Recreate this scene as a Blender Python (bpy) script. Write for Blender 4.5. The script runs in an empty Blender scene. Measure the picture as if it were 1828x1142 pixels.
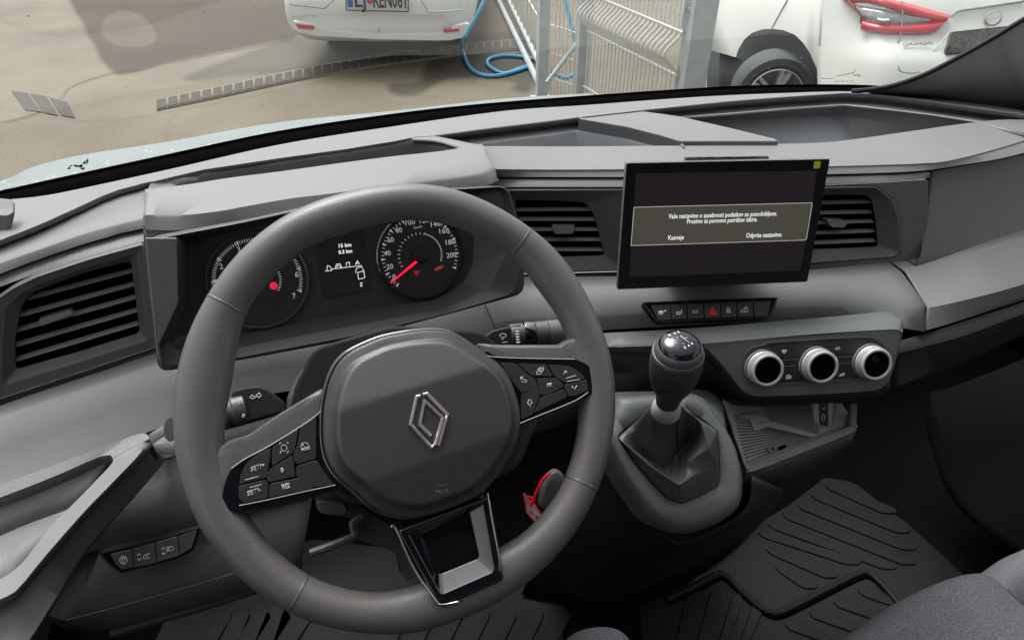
import bpy, bmesh, math, random
from mathutils import Vector, Matrix
random.seed(7)
# ---------------------------------------------------------------- camera, sky, sun, exposure
sc = bpy.context.scene
COL = sc.collection
EYE = Vector((0, 0, 2.05)); PITCH = math.radians(37); YAW = math.radians(15); FOC = 1213.0
Fd = Vector((math.sin(YAW)*math.cos(PITCH), math.cos(YAW)*math.cos(PITCH), -math.sin(PITCH)))
Rt = Vector((math.cos(YAW), -math.sin(YAW), 0)); Up = Rt.cross(Fd)
cam = bpy.data.cameras.new('camera'); co = bpy.data.objects.new('camera', cam); COL.objects.link(co)
co.matrix_world = Matrix.Translation(EYE) @ Matrix((Rt, Up, -Fd)).transposed().to_4x4()
cam.sensor_width = 36; cam.lens = 36*FOC/1828; cam.clip_start = 0.02; cam.clip_end = 2000
sc.camera = co
SUN_EL, SUN_AZ = math.radians(56), math.radians(-12)      # sun ahead of the van, a little to the left
w = bpy.data.worlds.new('World'); sc.world = w; w.use_nodes = True
nt = w.node_tree; bg = nt.nodes['Background']
sky = nt.nodes.new('ShaderNodeTexSky'); sky.sky_type = 'NISHITA'; sky.sun_disc = False
sky.sun_elevation = SUN_EL; sky.sun_rotation = SUN_AZ; sky.air_density = 1.0; sky.dust_density = 5.0; sky.ozone_density = 1.0
hs = nt.nodes.new('ShaderNodeHueSaturation'); hs.inputs['Saturation'].default_value = 0.12
nt.links.new(sky.outputs[0], hs.inputs['Color']); nt.links.new(hs.outputs[0], bg.inputs[0]); bg.inputs[1].default_value = 0.14
sl = bpy.data.lights.new('sun', 'SUN'); sl.energy = 1.2; sl.angle = math.radians(30); sl.color = (1, .975, .94)
so = bpy.data.objects.new('sun', sl); COL.objects.link(so)
sd = Vector((math.sin(SUN_AZ)*math.cos(SUN_EL), math.cos(SUN_AZ)*math.cos(SUN_EL), math.sin(SUN_EL)))
so.rotation_euler = sd.to_track_quat('Z', 'Y').to_euler(); so.location = sd*50
sc.view_settings.view_transform = 'Standard'; sc.view_settings.look = 'None'; sc.view_settings.gamma = 1
sc.view_settings.exposure = 1.12
sc.cycles.max_bounces = 8; sc.cycles.diffuse_bounces = 5; sc.cycles.transparent_max_bounces = 12

# ---------------------------------------------------------------- measuring helpers
def ray(px, py): return Fd + (px-914)/FOC*Rt - (py-571)/FOC*Up
def P(px, py, t): return EYE + t*ray(px, py)
def Pz(px, py, z):
    d = ray(px, py); return EYE + (z-EYE.z)/d.z*d
def Pp(px, py, o, n):
    d = ray(px, py); return EYE + (o-EYE).dot(n)/d.dot(n)*d
def rz(z, pts): return [Pz(x, y, z) for x, y in pts]
def rt(t, pts): return [P(x, y, t) for x, y in pts]
def p3(pts): return [P(*p) for p in pts]
def q(zm, pts): return [(zm[0]+x/zm[2], zm[1]+y/zm[2]) for x, y in pts]
ZA = (280, 310, 2.929); ZB = (690, 310, 2.929); ZC = (280, 750, 2.914); ZD = (690, 750, 2.914)
ZW = (380, 560, 2.539); ZK = (1080, 520, 3.264); ZU = (340, 360, 3.264); ZV = (0, 380, 2.855)
ZL = (0, 700, 2.585); ZG = (1080, 580, 3.006); ZR = (1240, 680, 2.471); ZM = (860, 270, 2.948)
ZS = (1100, 260, 4.23); ZT = (900, 0, 3.46); ZQ = (1300, 0, 3.358); ZH = (480, 0, 2.855); ZF = (1440, 270, 2.655)
ZN = (900, 820, 3.5475); ZX = (480, 820, 2.856)

class Frame:
    """a plane in the van: origin, horizontal axis x, upward axis y, normal n towards the cabin"""
    def __init__(s, px, py, t, az, el):
        s.o = P(px, py, t); a = math.radians(az); e = math.radians(el)
        s.n = Vector((math.sin(a)*math.cos(e), -math.cos(a)*math.cos(e), math.sin(e)))
        s.x = Vector((math.cos(a), math.sin(a), 0)); s.y = s.n.cross(s.x)
    def at(s, px, py, h=0): return Pp(px, py, s.o+s.n*h, s.n)
    def two(s, px, py, h=0):
        d = s.at(px, py, h)-s.o; return Vector((d.dot(s.x), d.dot(s.y)))
    def w(s, a, b, h=0): return s.o+s.x*a+s.y*b+s.n*h

# ---------------------------------------------------------------- materials
MATS = {}
def mat(name, col, rough=.5, bump=0, scale=900, metal=0, spec=.5, emit=None, es=1, coat=0, var=0, vscale=6, weave=False, cr=.03):
    if name in MATS: return MATS[name]
    m = bpy.data.materials.new(name); m.use_nodes = True; N = m.node_tree.nodes; L = m.node_tree.links
    b = N['Principled BSDF']; c = col if len(col) == 4 else (*col, 1)
    b.inputs['Base Color'].default_value = c; b.inputs['Roughness'].default_value = rough
    b.inputs['Metallic'].default_value = metal; b.inputs['Specular IOR Level'].default_value = spec
    b.inputs['Coat Weight'].default_value = coat; b.inputs['Coat Roughness'].default_value = cr
    if emit: b.inputs['Emission Color'].default_value = (*emit, 1); b.inputs['Emission Strength'].default_value = es
    g = N.new('ShaderNodeNewGeometry')
    if var:
        nz = N.new('ShaderNodeTexNoise'); nz.inputs['Scale'].default_value = vscale; nz.inputs['Detail'].default_value = 6; nz.inputs['Roughness'].default_value = .65
        L.new(g.outputs['Position'], nz.inputs['Vector'])
        mx = N.new('ShaderNodeMix'); mx.data_type = 'RGBA'
        mx.inputs[6].default_value = tuple(x*(1-var) for x in c[:3])+(1,); mx.inputs[7].default_value = tuple(min(1, x*(1+var)) for x in c[:3])+(1,)
        rp = N.new('ShaderNodeMapRange'); rp.inputs[1].default_value = .3; rp.inputs[2].default_value = .7
        L.new(nz.outputs[0], rp.inputs[0]); L.new(rp.outputs[0], mx.inputs[0]); L.new(mx.outputs[2], b.inputs['Base Color'])
        rr = N.new('ShaderNodeMapRange'); rr.inputs[3].default_value = max(0, rough-.06); rr.inputs[4].default_value = min(1, rough+.06)
        L.new(nz.outputs[0], rr.inputs[0]); L.new(rr.outputs[0], b.inputs['Roughness'])
    if bump:
        bp = N.new('ShaderNodeBump'); bp.inputs['Strength'].default_value = bump; bp.inputs['Distance'].default_value = .0006
        if weave:
            wv = N.new('ShaderNodeTexWave'); wv.inputs['Scale'].default_value = scale; wv.inputs['Distortion'].default_value = .3; wv.inputs['Detail'].default_value = 1
            wv.bands_direction = 'Z' ; L.new(g.outputs['Position'], wv.inputs['Vector']); L.new(wv.outputs[1], bp.inputs['Height'])
        else:
            v = N.new('ShaderNodeTexVoronoi'); v.feature = 'SMOOTH_F1'; v.inputs['Scale'].default_value = scale
            L.new(g.outputs['Position'], v.inputs['Vector']); L.new(v.outputs[0], bp.inputs['Height']); bp.invert = True
        L.new(bp.outputs[0], b.inputs['Normal'])
    MATS[name] = m; return m
PAD = mat('grained grey plastic', (.160, .161, .161), .58, .28, 480, var=.05, vscale=9, spec=.4)
TRIM = mat('light grey plastic', (.180, .181, .183), .50, .4, 500, var=.04, vscale=9, spec=.45)
DARK = mat('charcoal plastic', (.048, .045, .048), .5, .5, 550, var=.08, spec=.45)
DARKS = mat('smooth charcoal plastic', (.078, .070, .076), .4, .15, 1500, spec=.45)
MID = mat('mid grey plastic', (.10, .10, .103), .50, .5, 500, var=.06, spec=.45)
TRAYM = mat('grey tray plastic', (.40, .405, .42), .6, .2, 900, var=.05, spec=.35)
BLACK = mat('matt black plastic', (.012, .011, .012), .6, .3, 900, spec=.3)
VOID = mat('black recess', (.003, .003, .003), .9, spec=0)
GLOSS = mat('piano black', (.006, .005, .008), .05, spec=1.0, coat=1.0)
SATIN = mat('satin chrome', (.62, .60, .60), .22, metal=1)
BRUSH = mat('brushed metal', (.80, .73, .70), .38, metal=1, bump=.1, scale=2000)
LEATH = mat('grey leather', (.100, .092, .089), .40, .32, 850, var=.06, vscale=30, spec=.5)
LEATB = mat('black soft leather', (.072, .074, .078), .36, .3, 900, var=.08, vscale=40, spec=.5)
AIRB = mat('textured airbag skin', (.040, .039, .040), .42, .04, 330, weave=True, spec=.5)
BTN = mat('button plastic', (.026, .024, .026), .42, .2, 1400, spec=.45)
CARPET = mat('black carpet', (.006, .0055, .006), .95, .9, 420, var=.15, vscale=60, spec=.1)
RUBBER = mat('rubber mat', (.013, .0125, .0145), .5, .5, 700, var=.12, spec=.35)
FABRIC = mat('grey seat cloth', (.080, .077, .086), .95, 1.0, 460, var=.45, vscale=420, spec=.1)
FABRL = mat('light seat cloth', (.13, .13, .14), .95, 1.0, 800, var=.25, vscale=500, spec=.1)
WHITE = mat('white print', (.75, .75, .75), .6)
WGLOW = mat('lit white graphics', (.6, .6, .6), .6, emit=(1, 1, 1), es=.36)
DIALW = mat('dial print', (.6, .6, .6), .6, emit=(1, .98, .95), es=.07)
REDG = mat('lit red', (.6, .01, .02), .5, emit=(1, .01, .04), es=.42)
REDP = mat('red print', (.45, .02, .02), .5, emit=(1, .05, .03), es=.05)
ORANGE = mat('orange tell tale', (.4, .05, .02), .5, emit=(1, .12, .03), es=.06)
REDTAG = mat('red plastic tag', (.75, .01, .02), .35)
TAGW = mat('pink tag paper', (.75, .45, .5), .5)
YEL = mat('yellow sticker', (.50, .47, .02), .5)
SCR = mat('dark display glass', (.006, .005, .006), .22, spec=.5, emit=(.0045, .0035, .0045), es=1)
SCRB = mat('display border', (.005, .004, .005), .1, spec=.5)
SCRP = mat('display dialog', (.01, .01, .01), .3, spec=.4, emit=(.026, .0245, .0195), es=1)
SCRL = mat('display dialog edge', (.1, .1, .1), .4, emit=(.7, .68, .55), es=.28)
LCD = mat('lcd black', (.008, .009, .011), .3, emit=(.001, .0013, .0016), es=1)
DFACE = mat('dial face', (.022, .020, .022), .45, spec=.4, var=.1)
DFACE2 = mat('cluster face', (.032, .030, .032), .4, spec=.45, var=.1)
CARW = mat('white car paint', (.66, .67, .63), .55, spec=.12)
CARR = mat('red lamp lens', (.55, .012, .03), .15, coat=.8)
CARG = mat('clear lamp lens', (.22, .23, .24), .15, coat=.8, var=.4, vscale=30)
TYRE = mat('tyre rubber', (.075, .08, .084), .8, .3, 200)
ALLOY = mat('wheel alloy', (.5, .52, .54), .3, metal=.8)
GALV = mat('galvanised steel', (.44, .48, .485), .55, var=.12, vscale=12)
FENW = mat('white coated wire', (.62, .62, .59), .5)
HOSE = mat('blue hose', (.06, .31, .50), .35)
BONNET = mat('pale blue grey paint', (.165, .19, .19), .5, var=.06)
DROP = mat('water drops', (.42, .46, .48), .1, spec=.6)
CONM = mat('console plastic', (.088, .092, .093), .5, .5, 480, var=.05)
DOORM = mat('door plastic', (.155, .155, .157), .55, .4, 480, var=.04, spec=.35)
SLAT = mat('vent slat plastic', (.19, .185, .19), .45)
HOUSE = mat('binnacle plastic', (.032, .030, .032), .5, .3, 900)
COLLAR = mat('collar plastic', (.36, .37, .37), .35)
REDD = mat('dim red lamp', (.35, .01, .02), .5, emit=(1, .02, .04), es=.28)
CAPG = mat('knob gloss', (.008, .007, .012), .09, spec=.5)
KNOBS = mat('knob silver', (.72, .72, .73), .33, metal=.55)
PILM = mat('pillar plastic', (.36, .35, .345), .6, .3, 600)
ROOFL = mat('unseen dark headlining', (.10, .097, .094), .9)  # unseen headlining, kept dark so gloss trim mirrors little light

def ground_mat():
    m = bpy.data.materials.new('tan concrete'); m.use_nodes = True; N = m.node_tree.nodes; L = m.node_tree.links; b = N['Principled BSDF']
    g = N.new('ShaderNodeNewGeometry')
    a = N.new('ShaderNodeTexNoise'); a.inputs['Scale'].default_value = .9; a.inputs['Detail'].default_value = 8
    c = N.new('ShaderNodeTexNoise'); c.inputs['Scale'].default_value = 60; c.inputs['Detail'].default_value = 5
    for n in (a, c): L.new(g.outputs['Position'], n.inputs['Vector'])
    r = N.new('ShaderNodeValToRGB'); r.color_ramp.elements[0].position = .35; r.color_ramp.elements[0].color = (.125, .102, .072, 1)
    r.color_ramp.elements[1].position = .65; r.color_ramp.elements[1].color = (.178, .150, .108, 1)
    L.new(a.outputs[0], r.inputs[0])
    ra = N.new('ShaderNodeAttribute'); ra.attribute_name = 'stain_shade'; sp_ = N.new('ShaderNodeSeparateColor'); L.new(ra.outputs['Color'], sp_.inputs[0])
    mx = N.new('ShaderNodeMix'); mx.data_type = 'RGBA'; mx.blend_type = 'OVERLAY'; mx.inputs[0].default_value = .55
    L.new(r.outputs[0], mx.inputs[6]); L.new(c.outputs[0], mx.inputs[7]); m2 = N.new('ShaderNodeMix'); m2.data_type = 'RGBA'; m2.blend_type = 'MULTIPLY'; m2.inputs[7].default_value = (.32, .24, .165, 1); L.new(sp_.outputs[0], m2.inputs[0]); L.new(mx.outputs[2], m2.inputs[6])
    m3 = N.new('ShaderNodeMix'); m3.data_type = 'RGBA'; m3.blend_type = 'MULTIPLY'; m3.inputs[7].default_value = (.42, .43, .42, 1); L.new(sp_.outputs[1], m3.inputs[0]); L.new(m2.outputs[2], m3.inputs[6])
    m4 = N.new('ShaderNodeMix'); m4.data_type = 'RGBA'; m4.blend_type = 'MULTIPLY'; m4.inputs[7].default_value = (.5, .45, .4, 1); L.new(sp_.outputs[2], m4.inputs[0]); L.new(m3.outputs[2], m4.inputs[6]); L.new(m4.outputs[2], b.inputs['Base Color'])
    rg = N.new('ShaderNodeMapRange'); rg.inputs[3].default_value = .8; rg.inputs[4].default_value = .8; L.new(sp_.outputs[1], rg.inputs[0]); L.new(rg.outputs[0], b.inputs['Roughness'])
    b.inputs['Specular IOR Level'].default_value = .35
    bp = N.new('ShaderNodeBump'); bp.inputs['Strength'].default_value = .3; bp.inputs['Distance'].default_value = .004
    L.new(c.outputs[0], bp.inputs['Height']); L.new(bp.outputs[0], b.inputs['Normal']); return m
GROUND = ground_mat()
WET = mat('wet concrete', (.07, .06, .047), .85, var=.3, vscale=5)
WETB = mat('damp brown concrete', (.098, .075, .05), .9, var=.22, vscale=3)
WETG = mat('wet shaded concrete', (.07, .066, .056), .8, var=.2, vscale=3)
SEAMC = mat('sealed crack', (.12, .10, .078), .9)

def glass_mat():
    m = bpy.data.materials.new('windscreen glass'); m.use_nodes = True; N = m.node_tree.nodes; L = m.node_tree.links
    N.remove(N['Principled BSDF']); o = N['Material Output']
    t = N.new('ShaderNodeBsdfTransparent'); t.inputs[0].default_value = (.93, .96, .955, 1)
    g = N.new('ShaderNodeBsdfGlossy'); g.inputs['Roughness'].default_value = .01; g.inputs[0].default_value = (1, 1, 1, 1)
    f = N.new('ShaderNodeFresnel'); f.inputs[0].default_value = 1.48
    mx = N.new('ShaderNodeMixShader'); L.new(f.outputs[0], mx.inputs[0]); L.new(t.outputs[0], mx.inputs[1]); L.new(g.outputs[0], mx.inputs[2])
    L.new(mx.outputs[0], o.inputs[0]); return m
GLASS = glass_mat()

# ---------------------------------------------------------------- object helpers
def thing(name, label, cat, loc=(0, 0, 0), group=None):
    o = bpy.data.objects.new(name, None); COL.objects.link(o); o.location = loc; o.empty_display_size = .05
    o['label'] = label; o['category'] = cat
    if group: o['group'] = group
    return o
def wl(o):
    v = Vector((0, 0, 0))
    while o: v += o.location; o = o.parent
    return v
def mk(name, V, Fc, m, parent=None, bev=0, seg=2, solid=0, sharp=35, label=None, kind=None, subd=0, orient=True):
    V = [Vector(v) for v in V]
    c = sum(V, Vector())/len(V)
    me = bpy.data.meshes.new(name); me.from_pydata([v-c for v in V], [], Fc)
    bm = bmesh.new(); bm.from_mesh(me)
    bmesh.ops.remove_doubles(bm, verts=bm.verts, dist=1e-6)
    if orient == 'open':       # a skin: normals towards the cabin
        s = sum((f.normal.dot(EYE-c-f.calc_center_median())*f.calc_area() for f in bm.faces), 0)
        if s < 0: bmesh.ops.reverse_faces(bm, faces=bm.faces)
    elif orient: bmesh.ops.recalc_face_normals(bm, faces=bm.faces)
    bm.to_mesh(me); bm.free()
    me.shade_smooth(); me.set_sharp_from_angle(angle=math.radians(sharp)) if sharp < 180 else None
    me.materials.append(m)
    o = bpy.data.objects.new(name, me); COL.objects.link(o)
    o.parent = parent; o.location = c-(wl(parent) if parent else Vector())
    if subd: d = o.modifiers.new('s', 'SUBSURF'); d.levels = d.render_levels = subd
    if solid: d = o.modifiers.new('t', 'SOLIDIFY'); d.thickness = solid; d.offset = -1
    if bev:
        d = o.modifiers.new('b', 'BEVEL'); d.width = bev; d.segments = seg; d.limit_method = 'ANGLE'; d.angle_limit = math.radians(28); d.harden_normals = True
    if label: o['label'] = label
    if kind: o['kind'] = kind
    return o
def tag(o, label, cat, group=None):
    o['label'] = label; o['category'] = cat
    if group: o['group'] = group
    return o
def cat_rom(pts, k, closed=False):
    n = len(pts); out = []; g = (lambda i: pts[i % n]) if closed else (lambda i: pts[max(0, min(n-1, i))])
    for i in range(n if closed else n-1):
        a, b, c, d = g(i-1), g(i), g(i+1), g(i+2)
        for j in range(k):
            t = j/k; out.append(.5*((2*b)+(c-a)*t+(2*a-5*b+4*c-d)*t*t+(3*b-3*c+d-a)*t**3))
    if not closed: out.append(pts[-1].copy())
    return out
def resample(pts, n):
    L = [0]
    for a, b in zip(pts, pts[1:]): L.append(L[-1]+(b-a).length)
    out = []; j = 0
    for i in range(n):
        s = L[-1]*i/(n-1)
        while j < len(L)-2 and L[j+1] < s: j += 1
        d = L[j+1]-L[j]; out.append(pts[j].lerp(pts[j+1], (s-L[j])/d if d else 0))
    return out
def loft(name, rows, m, parent=None, k=6, n=0, solid=.003, bev=0, smooth_rows=0, lin=False, **kw):
    rows = [[Vector(v) for v in r] for r in rows]
    if n or len(set(len(r) for r in rows)) > 1: rows = [resample(cat_rom(r, 6) if not lin else r, n or 40) for r in rows]
    elif k > 1 and not lin: rows = [cat_rom(r, k) for r in rows]
    if smooth_rows: rows = [list(r) for r in zip(*[cat_rom(list(c), smooth_rows) for c in zip(*rows)])]
    w_ = len(rows[0]); V = [v for r in rows for v in r]
    Fc = [(i*w_+j, i*w_+j+1, (i+1)*w_+j+1, (i+1)*w_+j) for i in range(len(rows)-1) for j in range(w_-1)]
    return mk(name, V, Fc, m, parent, solid=solid, bev=bev, orient='open', **kw)
def rnd(p, r, k=5):
    n = len(p); out = []
    for i in range(n):
        a, b, c = p[i-1], p[i], p[(i+1) % n]
        ra = min(r, (a-b).length*.45); rc = min(r, (c-b).length*.45)
        s = b+(a-b).normalized()*ra; e = b+(c-b).normalized()*rc
        for j in range(k+1):
            t = j/k; out.append(s*(1-t)**2+b*2*t*(1-t)+e*t*t)
    return out
def prism(name, fr, pts, h0, h1, m, parent=None, r=0, bev=.0008, k=5, seg=2, **kw):
    p = [fr.two(x, y, h1) for x, y in pts]
    if r: p = rnd(p, r, k)
    n = len(p); V = [fr.w(v.x, v.y, h1) for v in p]+[fr.w(v.x, v.y, h0) for v in p]
    Fc = [tuple(range(n)), tuple(range(2*n-1, n-1, -1))]+[(i, i+n, (i+1) % n+n, (i+1) % n) for i in range(n)]
    return mk(name, V, Fc, m, parent, bev=bev, seg=seg, **kw)
def bezel(name, fr, outer, inner, prof, m, parent=None, r=.004, ri=None, k=5, bev=.0006, cap=False, **kw):
    """a ring between two traced outlines; prof = list of (share towards the inner outline, height)"""
    a = rnd([fr.two(x, y) for x, y in outer], r, k); b = rnd([fr.two(x, y) for x, y in inner], ri or r, k)
    n = len(a); V = []; Fc = []
    for s, h in prof: V += [fr.w(*(u.lerp(v, s)), h) for u, v in zip(a, b)]
    for j in range(len(prof)-1):
        for i in range(n): Fc.append((j*n+i, j*n+(i+1) % n, (j+1)*n+(i+1) % n, (j+1)*n+i))
    if cap: Fc.append(tuple((len(prof)-1)*n+i for i in range(n)))
    return mk(name, V, Fc, m, parent, bev=bev, orient=True, **kw)
def pillow(name, fr, pts, prof, m, parent=None, r=.006, k=6, height=None, rings=0, cen=None, **kw):
    """domed shape: prof = list of (share towards the middle, height)"""
    a = rnd([fr.two(x, y) for x, y in pts], r, k); c = cen or sum(a, Vector((0, 0)))/len(a); n = len(a)
    V = []; Fc = []
    prof = [(p if len(p) == 3 else (*p, 1)) for p in prof]
    for s, h, wt in prof:
        for u in a:
            v = u.lerp(c, s); V.append(fr.w(v.x, v.y, h+(height(v)*wt if height else 0)))
    for j in range(len(prof)-1):
        for i in range(n): Fc.append((j*n+i, j*n+(i+1) % n, (j+1)*n+(i+1) % n, (j+1)*n+i))
    V.append(fr.w(c.x, c.y, prof[-1][1]+(height(c) if height else 0)))
    b = (len(prof)-1)*n
    Fc += [(b+i, b+(i+1) % n, len(V)-1) for i in range(n)]
    return mk(name, V, Fc, m, parent, orient='open', **kw)
def tube(name, pts, r, m, parent=None, k=6, seg=10, closed=False, **kw):
    pts = [Vector(v) for v in pts]
    pts = cat_rom(pts, k, closed) if k > 1 else pts
    n = len(pts); V = []; Fc = []; rr = r if callable(r) else (lambda t: r); prev = None
    for i, p in enumerate(pts):
        d = ((pts[(i+1) % n] if closed or i < n-1 else p)-(pts[i-1] if closed or i else p)).normalized()
        if prev is None: a = d.orthogonal().normalized()
        else: a = (prev-d*prev.dot(d)).normalized()
        prev = a; b = d.cross(a); ra = rr(i/max(1, n-1))
        V += [p+(a*math.cos(2*math.pi*j/seg)+b*math.sin(2*math.pi*j/seg))*ra for j in range(seg)]
    for i in range(n if closed else n-1):
        for j in range(seg): i2 = (i+1) % n; Fc.append((i*seg+j, i*seg+(j+1) % seg, i2*seg+(j+1) % seg, i2*seg+j))
    if not closed: Fc += [tuple(range(seg)), tuple((n-1)*seg+j for j in range(seg))]
    return mk(name, V, Fc, m, parent, **kw)
def lathe(name, base, axis, prof, m, parent=None, seg=40, cap=True, up=None, **kw):
    """prof = list of (height along the axis, radius)"""
    axis = axis.normalized(); a = (up.cross(axis) if up else axis.orthogonal()).normalized(); b = axis.cross(a); V = []; Fc = []
    for h, r in prof: V += [base+axis*h+(a*math.cos(2*math.pi*j/seg)+b*math.sin(2*math.pi*j/seg))*r for j in range(seg)]
    for i in range(len(prof)-1):
        for j in range(seg): Fc.append((i*seg+j, i*seg+(j+1) % seg, (i+1)*seg+(j+1) % seg, (i+1)*seg+j))
    if cap: Fc += [tuple(range(seg)), tuple((len(prof)-1)*seg+j for j in range(seg))]
    return mk(name, V, Fc, m, parent, **kw)
def box(name, lo, hi, m, parent=None, bev=0, **kw):
    V = [Vector((x, y, z)) for x in (lo[0], hi[0]) for y in (lo[1], hi[1]) for z in (lo[2], hi[2])]
    return mk(name, V, [(0, 1, 3, 2), (4, 6, 7, 5), (0, 4, 5, 1), (2, 3, 7, 6), (0, 2, 6, 4), (1, 5, 7, 3)], m, parent, bev=bev, **kw)
def strokes(name, fr, lines, wpx, h, m, parent=None, th=.0004, **kw):
    """raised print made of thin bars; each line is a list of photo points"""
    V = []; Fc = []
    for ln in lines:
        for (x0, y0), (x1, y1) in zip(ln, ln[1:]):
            a = fr.two(x0, y0, h); b = fr.two(x1, y1, h); t = (fr.at(x0, y0, h)-EYE).dot(Fd); d = b-a
            if d.length < 1e-6: continue
            d.normalize(); nn = Vector((-d.y, d.x))*(wpx*t/FOC/2); e = d*(wpx*t/FOC/2)*.6; i = len(V)
            for hh in (h, h+th): V += [fr.w(v.x, v.y, hh) for v in (a-e-nn, b+e-nn, b+e+nn, a-e+nn)]
            Fc += [(i+4, i+5, i+6, i+7)]+[(i+j, i+(j+1) % 4, i+4+(j+1) % 4, i+4+j) for j in range(4)]
    return mk(name, V, Fc, m, parent, orient=False, sharp=180, **kw)
def text(name, fr, s, a, b, hpx, h, m, parent=None, shear=0, th=.0003, bold=0, **kw):
    cu = bpy.data.curves.new('t', 'FONT'); cu.body = s; cu.extrude = .02; cu.offset = bold; cu.resolution_u = 2; ob = bpy.data.objects.new('t', cu)
    COL.objects.link(ob); dg = bpy.context.evaluated_depsgraph_get(); me = bpy.data.meshes.new_from_object(ob.evaluated_get(dg))
    vs = [v.co.copy() for v in me.vertices]; fs = [tuple(p.vertices) for p in me.polygons]
    bpy.data.objects.remove(ob); bpy.data.curves.remove(cu); bpy.data.meshes.remove(me)
    x0 = min(v.x for v in vs); x1 = max(v.x for v in vs); cap = .7
    A = fr.two(*a, h); B = fr.two(*b, h); X = B-A; t = (fr.at(*a, h)-EYE).dot(Fd); Y = Vector((-X.y, X.x)).normalized()*(hpx*t/FOC)
    V = []
    for v in vs:
        p = A+X*((v.x-x0)/(x1-x0))+Y*(v.y/cap)+X.normalized()*(shear*v.y/cap*hpx*t/FOC); V.append(fr.w(p.x, p.y, h+(th if v.z > 0 else 0)))
    return mk(name, V, fs, m, parent, orient=False, sharp=180, **kw)
def circ(cx, cy, rx, ry, a0=0, a1=360, n=24):
    return [(cx+rx*math.cos(math.radians(a0+(a1-a0)*i/n)), cy+ry*math.sin(math.radians(a0+(a1-a0)*i/n))) for i in range(n+1)]
def struct(o): o['kind'] = 'structure'; return o
def tomm(fr, px, py, h=0): return fr.two(px, py, h)
def drop(row, dz, dy=0): return [v+Vector((0, dy, dz)) for v in row]
# ================================================================ DASHBOARD
dash = thing('dashboard', 'grey grained plastic dashboard running across the whole cab', 'dashboard', (.35, .8, 1.45))
G0 = [(-330, 452), (-120, 395), (0, 363), (20, 358), (100, 348), (300, 305), (500, 260), (700, 228), (900, 200), (1040, 190), (1200, 178), (1300, 172), (1400, 168), (1520, 165), (1600, 171), (1700, 181), (1828, 200), (2000, 235)]
BU = [(-330, 440), (-120, 378), (0, 343), (30, 336), (120, 316), (300, 277), (500, 235), (700, 205), (850, 188), (1000, 176), (1150, 165), (1300, 156), (1400, 153), (1500, 153), (1560, 155), (1640, 163), (1828, 188), (2000, 222)]
GLASSBASE = rz(1.60, BU)
loft('demister_channel', [rz(1.60, BU), rz(1.60, G0), drop(rz(1.622, G0), -.03), rz(1.622, G0)][:2], VOID, dash, k=4, solid=.002)
RF = [(-330, 520), (-120, 470), (0, 430), (54, 409), (85, 396), (140, 371), (181, 352), (213, 340), (262, 327), (275, 325), (315, 315.5), (364, 304), (500, 283.5), (620, 267), (700, 254), (741, 246), (775, 244), (864, 232), (1000, 215.6), (1032, 211), (1148, 198), (1300, 183), (1400, 175), (1508, 168), (1568, 171), (1818, 205), (2000, 245)]
# the rear strip is lofted piecewise so its front edge keeps the traced corners
def interp(row, xs):
    out = []
    for x in xs:
        for (a, b), (c, d) in zip(row, row[1:]):
            if a <= x <= c or (c, d) == row[-1]:
                out.append((x, b+(d-b)*(x-a)/(c-a))); break
    return out
XS = sorted(set([x for x, _ in RF if x > 0]+[-330, -200, -120, -60, 0]+list(range(20, 2000, 40))+[2000]))
g0 = interp([(v.x, v.y) for v in cat_rom([Vector(p) for p in G0], 6)], XS); rf = interp(RF, XS)
g1 = [(x, y+1.5) for x, y in g0]
loft('top_rear_strip', [drop(rz(1.618, g0), -.02), rz(1.618, g0), rz(1.622, g1), rz(1.643, rf), drop(rz(1.643, rf), -.005)], PAD, dash, lin=True, solid=.002)
# left shoulder of the pad and its grained front lip
a = [(-330, 522), (-120, 472), (0, 431), (54, 410), (85, 398.5), (140, 375.5), (181, 358), (213, 345), (250, 334), (263, 336)]
b = [(-330, 600), (-120, 518), (0, 472), (30, 461), (82, 443), (148, 420), (190, 408), (213, 402), (240, 395.5), (259, 391)]
c = [(-330, 618), (-120, 536), (0, 489), (28, 478), (80, 459), (148, 436), (190, 424), (213, 417), (240, 411), (259, 407)]
loft('pad_left', [rz(1.637, a), rz(1.629, [(x, y-3) for x, y in b]), rz(1.628, b), rz(1.620, c), drop(rz(1.619, c), -.002, .02)], PAD, dash, k=4)
d = [(-330, 623), (-120, 540), (0, 493), (28, 482), (80, 463), (148, 440), (190, 428), (213, 421), (240, 415), (259, 411)]
e = [(-330, 645), (-120, 560), (0, 512), (30, 501), (85, 481), (148, 462), (190, 450), (213, 444), (240, 437), (259, 431.5)]
loft('pad_ledge', [drop(rz(1.616, d), 0, .03), rz(1.616, d), rz(1.609, e), drop(rz(1.606, e), -.003, .03)], MID, dash, k=4)
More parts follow.
